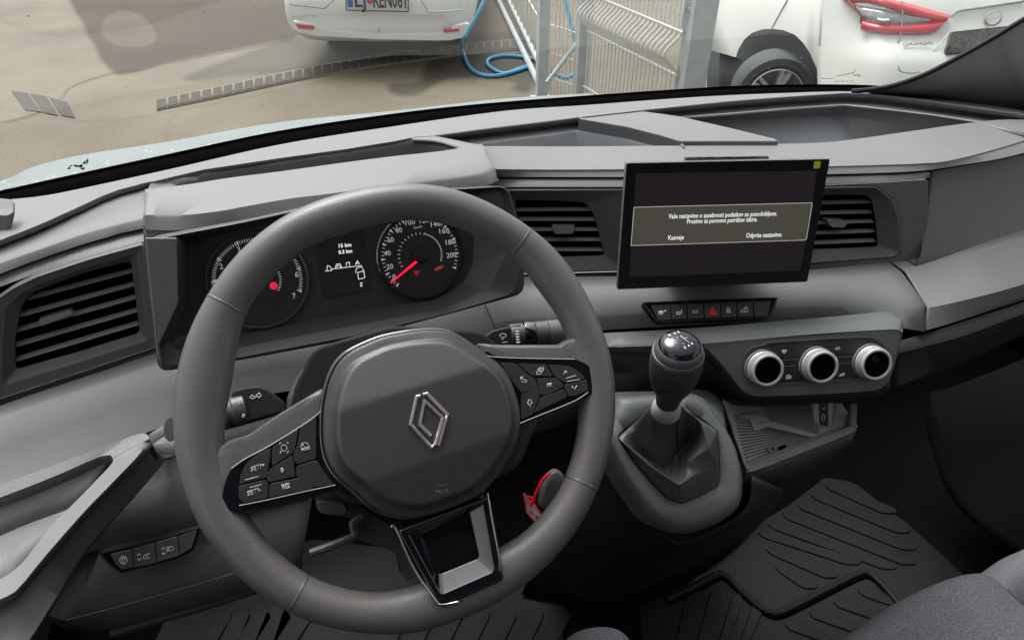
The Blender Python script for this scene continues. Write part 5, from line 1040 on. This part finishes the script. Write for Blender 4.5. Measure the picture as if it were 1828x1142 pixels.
def groundline(name, pts, w_, z, m, label=None):
    v = cat_rom([Pz(x, y, z) for x, y in pts], 8); V = []; n = len(v)
    for i, p_ in enumerate(v):
        d_ = (v[min(n-1, i+1)]-v[max(0, i-1)]).normalized(); s_2 = Vector((-d_.y, d_.x, 0))*w_*(.6+.8*random.random()); V += [p_-s_2, p_+s_2]
    V += [a_-Vector((0, 0, .003)) for a_ in V]; m_ = 2*n
    Fc = [(2*i, 2*i+1, 2*i+3, 2*i+2) for i in range(n-1)]+[(2*i, 2*i+2, m_+2*i+2, m_+2*i) for i in range(n-1)]+[(2*i+1, 2*i+3, m_+2*i+3, m_+2*i+1) for i in range(n-1)]
    o = mk(name, V, Fc, m, sharp=180, orient=False); o['kind'] = 'structure'; return o
# demister grille mirrored in the windscreen, modelled as slots on the paving
reflection = thing('grille_reflection', 'long slotted mirror image of the demister grille, modelled on the concrete behind the white car', 'reflection', Pz(600, 130, 0))
L_ = [(280, 187), (400, 162), (520, 136), (640, 114), (760, 97), (888, 82), (960, 78)]
up_ = cat_rom([Pz(x, y-10, .009) for x, y in L_], 10); dn_ = cat_rom([Pz(x, y+10, .009) for x, y in L_], 10)
FR_ = mat('grille reflection frame', (.155, .135, .105), .85, var=.1); HOLE = mat('grille reflection slot', (.072, .062, .052), .9)
loft('reflection_strip', [up_, dn_], FR_, reflection, k=1, lin=True, solid=.015)
up2 = resample([a_.lerp(b__, .12)+Vector((0, 0, .004)) for a_, b__ in zip(up_, dn_)], 161); dn2 = resample([a_.lerp(b__, .88)+Vector((0, 0, .004)) for a_, b__ in zip(up_, dn_)], 161)
for i in range(40):
    a_, b__, c__, d__ = up2[i*4], up2[i*4+3], dn2[i*4+3], dn2[i*4]
    mk('slot', [a_, b__, c__, d__]+[v-Vector((0, 0, .003)) for v in (a_, b__, c__, d__)], [(0, 1, 2, 3), (0, 4, 5, 1), (1, 5, 6, 2), (2, 6, 7, 3), (3, 7, 4, 0)], HOLE, reflection)
dr2 = thing('grille_reflection_end', 'short three-slot piece of the mirrored demister grille modelled at the left edge of the concrete', 'reflection', Pz(60, 185, 0))  # left end of the same windscreen mirror image, modelled as slots
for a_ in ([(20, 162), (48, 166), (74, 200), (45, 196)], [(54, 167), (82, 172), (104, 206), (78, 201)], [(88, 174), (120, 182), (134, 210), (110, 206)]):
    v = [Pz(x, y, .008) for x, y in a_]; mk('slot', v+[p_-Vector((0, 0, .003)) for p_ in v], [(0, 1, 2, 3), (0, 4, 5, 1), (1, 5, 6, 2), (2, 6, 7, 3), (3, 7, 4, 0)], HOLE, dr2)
# own bonnet
bn = [(-200, 430), (0, 348), (60, 330), (300, 279), (500, 237), (700, 207), (850, 190), (1000, 178), (1060, 176)]
bf = [(-200, 385), (0, 326), (60, 300), (150, 278), (300, 255), (500, 220), (700, 200), (900, 178), (1060, 168)]
hood = thing('bonnet', 'pale blue grey bonnet edge speckled with raindrops beyond the glass', 'bonnet', P(300, 260, 1.3))
loft('panel', [drop(rz(1.585, bn), -.05), rz(1.585, bn), rz(1.555, bf), drop(rz(1.555, bf), -.2, .1)], BONNET, hood, k=5, solid=.002, sharp=60)
bmv = bmesh.new()
for i in range(260):
    u = random.random()*7.99; j = int(u); f_ = u-j; s_3 = random.random()
    a_ = rz(1.585, bn)[j].lerp(rz(1.585, bn)[j+1], f_) if j < 8 else None; b__ = rz(1.555, bf)[j].lerp(rz(1.555, bf)[j+1], f_)
    p_ = a_.lerp(b__, .05+.9*s_3); rr_ = random.choice((.0015, .002, .003, .004))
    bmesh.ops.create_icosphere(bmv, subdivisions=1, radius=rr_, matrix=Matrix.Translation(p_) @ Matrix.Diagonal((1.6, 1, .6, 1)))
me = bpy.data.meshes.new('raindrops'); bmv.to_mesh(me); bmv.free(); me.materials.append(DROP); me.shade_smooth()
ob = bpy.data.objects.new('raindrops', me); COL.objects.link(ob); ob.parent = hood; ob.location = -hood.location; ob['kind'] = 'stuff'

# white hatchback seen from behind
T1 = 6.5
car = thing('parked_car', 'white car seen from behind beyond the windscreen, number plate on its bumper', 'car', Pz(680, 129, 0), 'cars parked outside')
cc_ = Pz(680, 129, 0); rx = (P(845, 60, T1)-P(512, 55, T1)); rx.z = 0; wid = rx.length; rx.normalize(); fy = Vector((-rx.y, rx.x, 0))
def cw(a, y, z): return cc_+rx*a+fy*y+Vector((0, 0, z))
Vp = Frame(680, 40, T1, 0, 0); Vp.n = -fy; Vp.x = rx; Vp.y = Vector((0, 0, 1)); Vp.o = cc_+Vector((0, 0, .4))
hw = wid/2
secs = []
for y, sx, z0, z1 in ((.0, .90, .36, .52), (-.0, .93, .33, .60), (.06, .975, .29, .72), (.16, 1.0, .24, .82), (.6, 1.02, .20, .95), (3.6, 1.0, .20, .9), (3.9, .9, .32, .7)):
    ring = []
    for j in range(24):
        a = 2*math.pi*j/24; cx_, sz = math.cos(a), math.sin(a); e_ = .35
        ring.append(cw(hw*sx*math.copysign(abs(cx_)**e_, cx_), y+.10*(abs(cx_)**3), (z0+z1)/2+(z1-z0)/2*math.copysign(abs(sz)**.6, sz)))
    secs.append(ring)
V = [v for s_4 in secs for v in s_4]; Fc = [(i*24+j, i*24+(j+1) % 24, (i+1)*24+(j+1) % 24, (i+1)*24+j) for i in range(len(secs)-1) for j in range(24)]+[tuple(range(24)), tuple(range(23+24*6-0, 24*6-1, -1))]
mk('body', V, Fc, CARW, car, sharp=60)
c_secs = []
for y, sx, z1 in ((.12, .9, .8), (.5, .8, 1.35), (2.6, .78, 1.4), (3.3, .9, .92)): c_secs.append([cw(hw*sx*s_5, y, z_) for s_5, z_ in ((-1, .75), (-.94, z1), (.94, z1), (1, .75))])
V = [v for s_4 in c_secs for v in s_4]
mk('upper_body', V, [(i*4+j, i*4+(j+1) % 4, (i+1)*4+(j+1) % 4, (i+1)*4+j) for i in range(3) for j in range(4)]+[(0, 1, 2, 3), (15, 14, 13, 12)], CARW, car, bev=.05)
for sx in (-1, 1):
    for y in (1.15, 3.2):
        lathe('wheel', cw(sx*hw*.86, y, .31), rx*sx, [(-.2, .29), (-.19, .31), (-.02, .31), (0, .29), (.0, .2), (-.02, .19), (-.02, .001)], TYRE, car, seg=32)
b1_ = [(520, 38), (560, 44), (575, 52), (600, 56), (680, 62), (770, 62), (800, 56), (815, 46), (838, 42), (836, 66), (800, 73), (680, 71), (560, 64), (535, 56)]
prism('bumper_lip', Vp, b1_, -.05, .03, CARW, car, r=.03, bev=.012, seg=3)
prism('plate', Vp, q(ZH, [(388, -40), (712, -40), (712, 62), (392, 55)]), -.01, .035, mat('plate white', (.45, .46, .45), .5), car, bev=.003)
strokes('plate_border', Vp, [q(ZH, [(390, -40), (394, 53), (710, 60), (711, -40)])], 1.6, .036, BTN, car)
prism('plate_band', Vp, q(ZH, [(398, -38), (426, -38), (428, 38), (402, 38)]), .034, .038, mat('plate blue', (.02, .10, .38), .5), car, bev=0)
text('plate_text', Vp, 'LJ', *q(ZH, [(440, 36), (496, 38)]), 26, .037, BTN, car, bold=.02)
text('plate_text', Vp, 'REN061', *q(ZH, [(534, 38), (700, 42)]), 26, .037, BTN, car, bold=.02)
prism('plate_crest', Vp, q(ZH, [(500, -20), (530, -20), (530, 12), (515, 26), (500, 12)]), .034, .038, CARR, car, bev=0)
prism('reflector', Vp, q(ZH, [(134, 124), (228, 134), (230, 152), (150, 146)]), -.02, .045, CARR, car, r=.01, bev=.004)
prism('reflector', Vp, q(ZH, [(884, 152), (972, 148), (968, 162), (890, 168)]), -.02, .045, CARR, car, r=.01, bev=.004)
strokes('trim_line', Vp, [q(ZH, l) for l in ([(108, 26), (200, 36), (282, 46), (330, 6), (340, -10)], [(770, -5), (812, 58), (880, 60)], [(560, 140), (562, 170)])], 1.0, .03, DARK, car)
tube('trim_chrome', [Vp.at(*p, .035) for p in q(ZH, [(812, 60), (880, 60), (985, 52)])], .008, SATIN, car, k=2)

# white suv, rear quarter
suv = thing('parked_car', 'white SUV with red wrap-around tail lamp, at the right beyond the pillar', 'car', Pz(1500, 330, 0), 'cars parked outside')
side = [(1290, 1.0), (1330, .9), (1400, .6), (1480, .3), (1540, .12), (1580, .03), (1640, 0), (1720, 0), (1828, .02), (2100, .1)]
def sp(x, y, dt=0):
    for (a_, ta), (b__, tb) in zip(side, side[1:]):
        if a_ <= x <= b__ or (b__, tb) == side[-1] or x < side[0][0]: return P(x, y, 3.75+ta+(tb-ta)*(x-a_)/(b__-a_)+dt)
body = [[(1296, -60), (1340, -60), (1400, -60), (1460, -60), (1520, -60), (1575, -60), (1640, -60), (1720, -60), (1828, -60), (2000, -60)],
        [(1294, 0), (1340, 0), (1400, 0), (1460, 0), (1520, 5), (1575, 8), (1640, 10), (1720, 12), (1828, 2), (2000, -10)],
        [(1291, 60), (1330, 62), (1352, 55), (1385, 50), (1430, 70), (1500, 60), (1590, 62), (1690, 60), (1828, 55), (2000, 50)],
        [(1288, 95), (1313, 100), (1325, 82), (1385, 52), (1445, 95), (1520, 105), (1600, 115), (1690, 115), (1828, 105), (2000, 100)],
        [(1286, 96), (1312, 103), (1320, 88), (1385, 53), (1466, 150), (1540, 160), (1600, 170), (1690, 175), (1828, 170), (2000, 165)]]
r_ = [[sp(x, y) for x, y in b] for b in body]
arch_pts = q(ZQ, [(45, 345), (60, 300), (95, 240), (140, 200), (200, 178), (260, 174), (330, 182), (400, 210), (450, 260), (490, 320), (525, 400), (548, 470), (562, 510)])
# side and rear skin as one sheet: a strip above the arch, then the lower rear corner
top_r = [(1294, -60)]+[(x, -60) for x in (1310, 1325, 1345, 1362, 1380, 1400, 1420, 1436, 1448, 1458, 1466)]+[(1475, -60)]
xs_ = [1270, 1310, 1322, 1336, 1352, 1370, 1390, 1412, 1430, 1446, 1456, 1464, 1468]
bt_row = [(1268, 90)]+arch_pts[0:12]
loft('side_panel', [[sp(x, -60, .1) for x in xs_ for y in (0,)], [sp(x, 0) for x in xs_], [sp(*b) for b in bt_row], [sp(*b, .06) for b in bt_row]], CARW, suv, k=1, lin=True, solid=.01, sharp=60)
xr = [1468, 1500, 1540, 1580, 1640, 1720, 1828, 2000]
rr = [(-60, .1), (-20, .03), (0, 0), (60, .0), (100, -.06), (135, -.06), (160, -.05), (230, -.02)]
loft('rear_quarter', [[sp((x if i_ else arch_pts[11][0]-8+(y+60)*.02), y, dt*min(1, max(0, (x-1468)/110))) for i_, x in enumerate(xr)] for y, dt in rr], CARW, suv, k=3, smooth_rows=2, solid=.01, sharp=180)
FS_ = Frame(1390, 160, 4.25, 55, 0)
wc3 = P(1382, 172, 4.45)
FW3 = FF(wc3, (-(wc3-EYE).normalized()+Vector((-.25, 0, 0))).normalized() if False else Vector((-.35, -.93, 0)), Vector((1, -.3, 0)))
lathe('tyre', wc3+FW3.n*-.2, FW3.n, [(0, .24), (.02, .252), (.18, .252), (.21, .24), (.222, .20), (.2, .172), (.0, .172)], TYRE, suv, seg=48, cap=False)
lathe('rim', wc3+FW3.n*-.2, FW3.n, [(.0, .172), (.2, .172), (.215, .180), (.22, .172), (.19, .164), (.05, .15)], ALLOY, suv, seg=48, cap=False)
for i in range(10):
    a = math.radians(90+i*36+(9 if i % 2 else -9)); d_ = FW3.x*math.cos(a)+FW3.y*math.sin(a); e_ = FW3.x*-math.sin(a)+FW3.y*math.cos(a); o_ = wc3-FW3.n*.01
    V = [o_+d_*.03-e_*.018, o_+d_*.03+e_*.018, o_+d_*.166+e_*.011, o_+d_*.166-e_*.011]
    mk('spoke', V+[v-FW3.n*.04 for v in V], [(0, 1, 2, 3), (7, 6, 5, 4), (0, 4, 5, 1), (1, 5, 6, 2), (2, 6, 7, 3), (3, 7, 4, 0)], ALLOY, suv, bev=.004)
loft('wheel_well', [[sp(x, y, .30) for x in (1262, 1330, 1400, 1478)] for y in (15, 60, 120, 240)], mat('wheel well', (.10, .108, .112), .8), suv, k=1, lin=True, solid=.01)
loft('sill', [[sp(x, y, .05) for x, y in q(ZQ, [(-50, 320), (45, 345), (120, 380), (160, 420)])], [sp(x, y, .12) for x, y in q(ZQ, [(-60, 540), (20, 560), (100, 600), (160, 620)])]], mat('sill plastic', (.10, .105, .11), .7), suv, k=2, solid=.01)
def spoly(name, pts, m, off=-.012, th=.015):
    v = [sp(x, y, off) for x, y in pts]; n = len(v); w2 = [sp(x, y, off+th) for x, y in pts]
    return mk(name, v+w2, [tuple(range(n)), tuple(range(2*n-1, n-1, -1))]+[(i, i+n, (i+1) % n+n, (i+1) % n) for i in range(n)], m, suv, sharp=180)
def sband(name, top_, bot_, m, off=-.014):
    k_ = 8; a_ = [Vector((x, y)) for x, y in top_]; b__ = [Vector((x, y)) for x, y in bot_]
    return loft(name, [[sp(v.x, v.y, off) for v in cat_rom(a_, k_)], [sp((v.x+u.x)/2, (v.y+u.y)/2, off-.02) for v, u in zip(cat_rom(a_, k_), cat_rom(b__, k_))], [sp(v.x, v.y, off) for v in cat_rom(b__, k_)]], m, suv, k=1, lin=True, solid=.01, sharp=180)
sband('tail_lamp_glass', q(ZQ, [(700, -20), (760, 10), (860, 20), (1000, 50), (1150, 80), (1330, 100)]), q(ZQ, [(700, 10), (790, 100), (800, 150), (1000, 170), (1180, 150), (1300, 120)]), CARG, -.012)
sband('tail_lamp_red', q(ZQ, [(660, -30), (830, -30), (1040, 12), (1200, 55), (1345, 97)]), q(ZQ, [(740, 20), (860, 26), (1015, 72), (1165, 122), (1280, 135)]), CARR, -.022)
sband('tail_lamp_red', q(ZQ, [(800, 112), (870, 136), (1030, 148), (1180, 134), (1325, 108)]), q(ZQ, [(792, 182), (870, 196), (1030, 207), (1180, 205), (1240, 195)]), CARR, -.022)
sband('tail_lamp_red', q(ZQ, [(655, -30), (700, 20), (760, 62), (790, 100)]), q(ZQ, [(720, -20), (760, 25), (800, 90), (812, 140)]), mat('smoked red lens', (.25, .03, .04), .2, coat=.5), -.024)
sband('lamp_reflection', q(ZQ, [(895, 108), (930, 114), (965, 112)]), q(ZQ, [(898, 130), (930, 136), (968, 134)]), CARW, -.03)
def sline(name, pts, r_2, m, off=-.02): return tube(name, [sp(x, y, off) for x, y in pts], r_2, m, suv, k=4, seg=6)
sline('panel_gap', q(ZQ, [(355, 0), (310, 80), (262, 168)]), .004, mat('panel gap', (.25, .26, .25), .6), -.002)
sline('panel_gap', q(ZQ, [(1042, 10), (1045, 100), (1032, 208), (1010, 290), (1002, 340)]), .005, mat('panel gap', (.25,)*3), -.03)
sline('panel_gap', q(ZQ, [(1020, 400), (1035, 430), (1100, 440), (1150, 432)]), .004, mat('panel gap', (.25,)*3), -.12)
sline('body_crease', q(ZQ, [(1345, 97), (1380, 70), (1500, 50), (1773, 10)]), .006, mat('panel gap', (.25,)*3), -.008)
sline('body_crease', q(ZQ, [(1330, 190), (1280, 250), (1215, 330), (1300, 355)]), .003, CARW, -.05)
v = q(ZQ, [(1345, 195), (1500, 180), (1773, 150), (1900, 138), (1900, 260), (1773, 285), (1500, 320), (1305, 328)])
FPL = Frame(1720, 75, 3.66, -15, 10)
prism('licence_plate', FPL, v[:3]+v[3:5]+v[5:], -.02, .01, mat('grey plate', (.12, .12, .115), .5, var=.5, vscale=40), suv, bev=.004)
strokes('plate_border', FPL, [[v[0], v[2], v[3], v[4], v[7], v[0]]], 1.8, .011, BTN, suv)
for x, y in ((1380, 245), (1420, 230), (1455, 225), (1500, 215), (1540, 200), (1450, 290), (1500, 265), (1535, 240), (1400, 215), (1560, 220)):
    prism('plate_fleck', FPL, q(ZQ, [(x, y), (x+14, y-2), (x+10, y+16), (x-3, y+17)]), .01, .014, TRIM, suv, bev=0)
lathe('badge', sp(*q(ZQ, [(1592, 108)])[0], -.03), (EYE-sp(1774, 32)).normalized(), [(0, .044), (.012, .042), (.014, .034), (.006, .03)], SATIN, suv, cap=False, seg=32)
prism('badge_bar', Frame(*q(ZQ, [(1592, 108)])[0], 3.70, -20, 10), q(ZQ, [(1556, 112), (1628, 92), (1630, 106), (1558, 128)]), 0, .012, SATIN, suv, bev=.002)
text('model_lettering', Frame(1637, 79, 3.71, -18, 0), 'QASHQAI', *q(ZQ, [(1044, 276), (1222, 266)]), 5.5, .0, mat('badge grey', (.30, .31, .29), .4), suv, th=.004)

# fence of white wire mesh
FF1 = Frame(1120, 90, 4.7, 0, 0)
pA = P(1045, 80, 5.3); pB = P(1235, 80, 4.15); dxy = (pB-pA); dxy.z = 0; FF1.x = dxy.normalized(); FF1.y = Vector((0, 0, 1)); FF1.n = FF1.x.cross(FF1.y); FF1.o = pA
if FF1.n.dot(EYE-pA) < 0: FF1.n = -FF1.n
fence = thing('mesh_fence', 'white wire mesh fence panel with zigzag bends between galvanised posts', 'fence', Vector((FF1.o.x, FF1.o.y, 0)))
def f2(x, y, h=0): return FF1.two(x, y, h)
a0 = f2(1050, 80).x; a1 = f2(1215, 80).x
zl = lambda y: f2(1130, y).y
zmin = min(f2(1050, 175).y, -1.0)
def bend(z_):  # horizontal folds pushed out of the mesh plane
    return .04*math.exp(-((z_-zb)/.05)**2)
zb = f2(1090, 40).y; step = .05
nw = int((a1-a0)/step); ztop = zb+1.2
wire = None
for i in range(nw+1):
    a = a0+i*step
    pts_ = []
    for z_, h_ in ((zb-1.25, 0), (zb-.16, 0), (zb-.12, 0), (zb-.03, .09), (zb+.0, .11), (zb+.04, .09), (zb+.12, 0), (zb+.2, 0), (zb+.95, 0)): pts_.append(FF1.w(a, z_, h_))
    if wire is None: wire = tube('vertical_wire', pts_, .008, FENW, fence, k=3, seg=6); w0 = a
    else:
        c_ = wire.copy(); COL.objects.link(c_); c_.parent = fence; c_.location = wire.location+FF1.x*(a-w0)
for z_, h_ in ((zb-.95, .008), (zb-.55, .008), (zb-.13, .008), (zb+.13, .008), (zb+.55, .008), (zb+.7, .008)):
    tube('horizontal_wire', [FF1.w(a0-.02, z_, h_), FF1.w(a1+.02, z_, h_)], .009, FENW, fence, k=1, seg=6)
def post(name, label, x0, x1, ybot, t, cat='fence post', group='galvanised posts of the fence', m=GALV, dep=.08, prt=None):
    a_ = P(x0, 60, t); b__ = P(x1, 60, t); lo = (a_+b__)/2; w_ = (b__-a_).length; th = thing(name, label, cat, Vector((lo.x, lo.y, 0)), group)
    box('tube', (lo.x-w_/2, lo.y, .0), (lo.x+w_/2, lo.y+dep, 2.6), m, th, bev=.006)
    box('base_plate', (lo.x-w_*.9, lo.y-.04, .0), (lo.x+w_*.9, lo.y+dep+.04, .02), m, th)
    box('cap', (lo.x-w_/2-.004, lo.y-.004, 2.6), (lo.x+w_/2+.004, lo.y+dep+.004, 2.615), m, th, bev=.003)
    return th
post('fence_post', 'thin galvanised post nearest the blue hose', 962, 982, 165, 5.6)
post('fence_post', 'galvanised post at the left end of the wire mesh', 1034, 1058, 160, 5.25)
p_ = post('gate_post', 'broad pale steel post between the mesh fence and the SUV', 1232, 1278, 160, 4.15, 'gate post', None, dep=.12)
box('lock_plate', (P(1212, 60, 4.1).x, P(1212, 60, 4.1).y-.02, 1.0), (P(1226, 60, 4.1).x, P(1226, 60, 4.1).y+.03, 1.75), GALV, p_, bev=.004)
for i in range(4): lathe('bolt', Vector((P(1219, 60, 4.1).x, P(1219, 60, 4.1).y-.02, 1.1+i*.17)), Vector((0, -1, 0)), [(0, .016), (.012, .016), (.014, .010)], SATIN, p_, seg=6)
# second, side-on stretch behind the posts
fence2 = thing('mesh_fence', 'narrow stretch of wire mesh seen between the two thin posts', 'fence', Pz(1010, 150, 0))
wire = None
for i in range(7):
    x_ = 988+i*7; b_0 = P(x_, 150, 5.7); b_1 = Vector((b_0.x, b_0.y, b_0.z+1.8))
    if wire is None: wire = tube('vertical_wire', [b_0-Vector((0, 0, .5)), b_1], .006, FENW, fence2, k=1, seg=6); first = b_0
    else: c_ = wire.copy(); COL.objects.link(c_); c_.parent = fence2; c_.location = wire.location+(b_0-first)
for y_ in (45, 95, 140): tube('horizontal_wire', [P(984, y_, 5.7), P(1034, y_+16, 5.6)], .008, FENW, fence2, k=1, seg=6)
tube('brace', [P(1035, 72, 5.5), P(976, 148, 5.5)], .018, GALV, fence2, k=1)
rail = thing('sliding_gate', 'pale sliding gate frame on its floor rail left of the posts', 'gate', Pz(930, 80, 0))
def gv_(x, y, h=0): return Pz(x, y, 0)+Vector((0, 0, h))
tube('floor_rail', [Pz(860, -60, .03), Pz(966, 158, .03)], .03, GALV, rail, k=1)
tube('lower_bar', [Pz(872, -60, .03)+Vector((0, 0, .12)), Pz(968, 150, .03)+Vector((0, 0, .12))], .025, GALV, rail, k=1)
for i in range(22):
    a_ = Pz(872, -60, .03).lerp(Pz(968, 150, .03), i/21)
    o = tube('bar', [a_+Vector((0, 0, .12)), a_+Vector((0, 0, 1.9))], .008, FENW, rail, k=1, seg=6)
for h_ in (.5, .9, 1.4): tube('cross_wire', [Pz(872, -60, .03)+Vector((0, 0, h_)), Pz(968, 150, .03)+Vector((0, 0, h_))], .008, FENW, rail, k=1, seg=6)
# blue hose
hz = [Pz(x, y, .02) for x, y in q(ZH, [(985, 235), (1000, 300), (1030, 350), (1080, 380), (1150, 388), (1230, 372), (1300, 350), (1330, 335), (1290, 345), (1200, 375), (1130, 345), (1112, 320), (1130, 298), (1200, 285), (1280, 290), (1380, 310)])]
hz = [P(*q(ZH, [(1115, -30)])[0], 6.1), P(*q(ZH, [(1070, 60)])[0], 6.1), P(*q(ZH, [(1020, 150)])[0], 6.15), P(*q(ZH, [(992, 200)])[0], 6.3)]+hz
hs_ = tube('garden_hose', hz, .017, HOSE, None, k=6); tag(hs_, 'light blue hose hanging down and looped on the concrete', 'hose')
h2_ = tube('hose_end', [P(*q(ZH, [(1505, -10)])[0], 5.9), P(*q(ZH, [(1530, 80)])[0], 5.9), P(*q(ZH, [(1560, 200)])[0], 5.9), P(*q(ZH, [(1575, 260)])[0], 5.9), P(*q(ZH, [(1570, 350)])[0], 5.9), P(*q(ZH, [(1530, 395)])[0], 5.85), P(*q(ZH, [(1480, 390)])[0], 5.85), P(*q(ZH, [(1440, 365)])[0], 5.85)], .017, HOSE, None, k=6)
tag(h2_, 'light blue hose hanging behind the mesh and curling at its foot', 'hose')
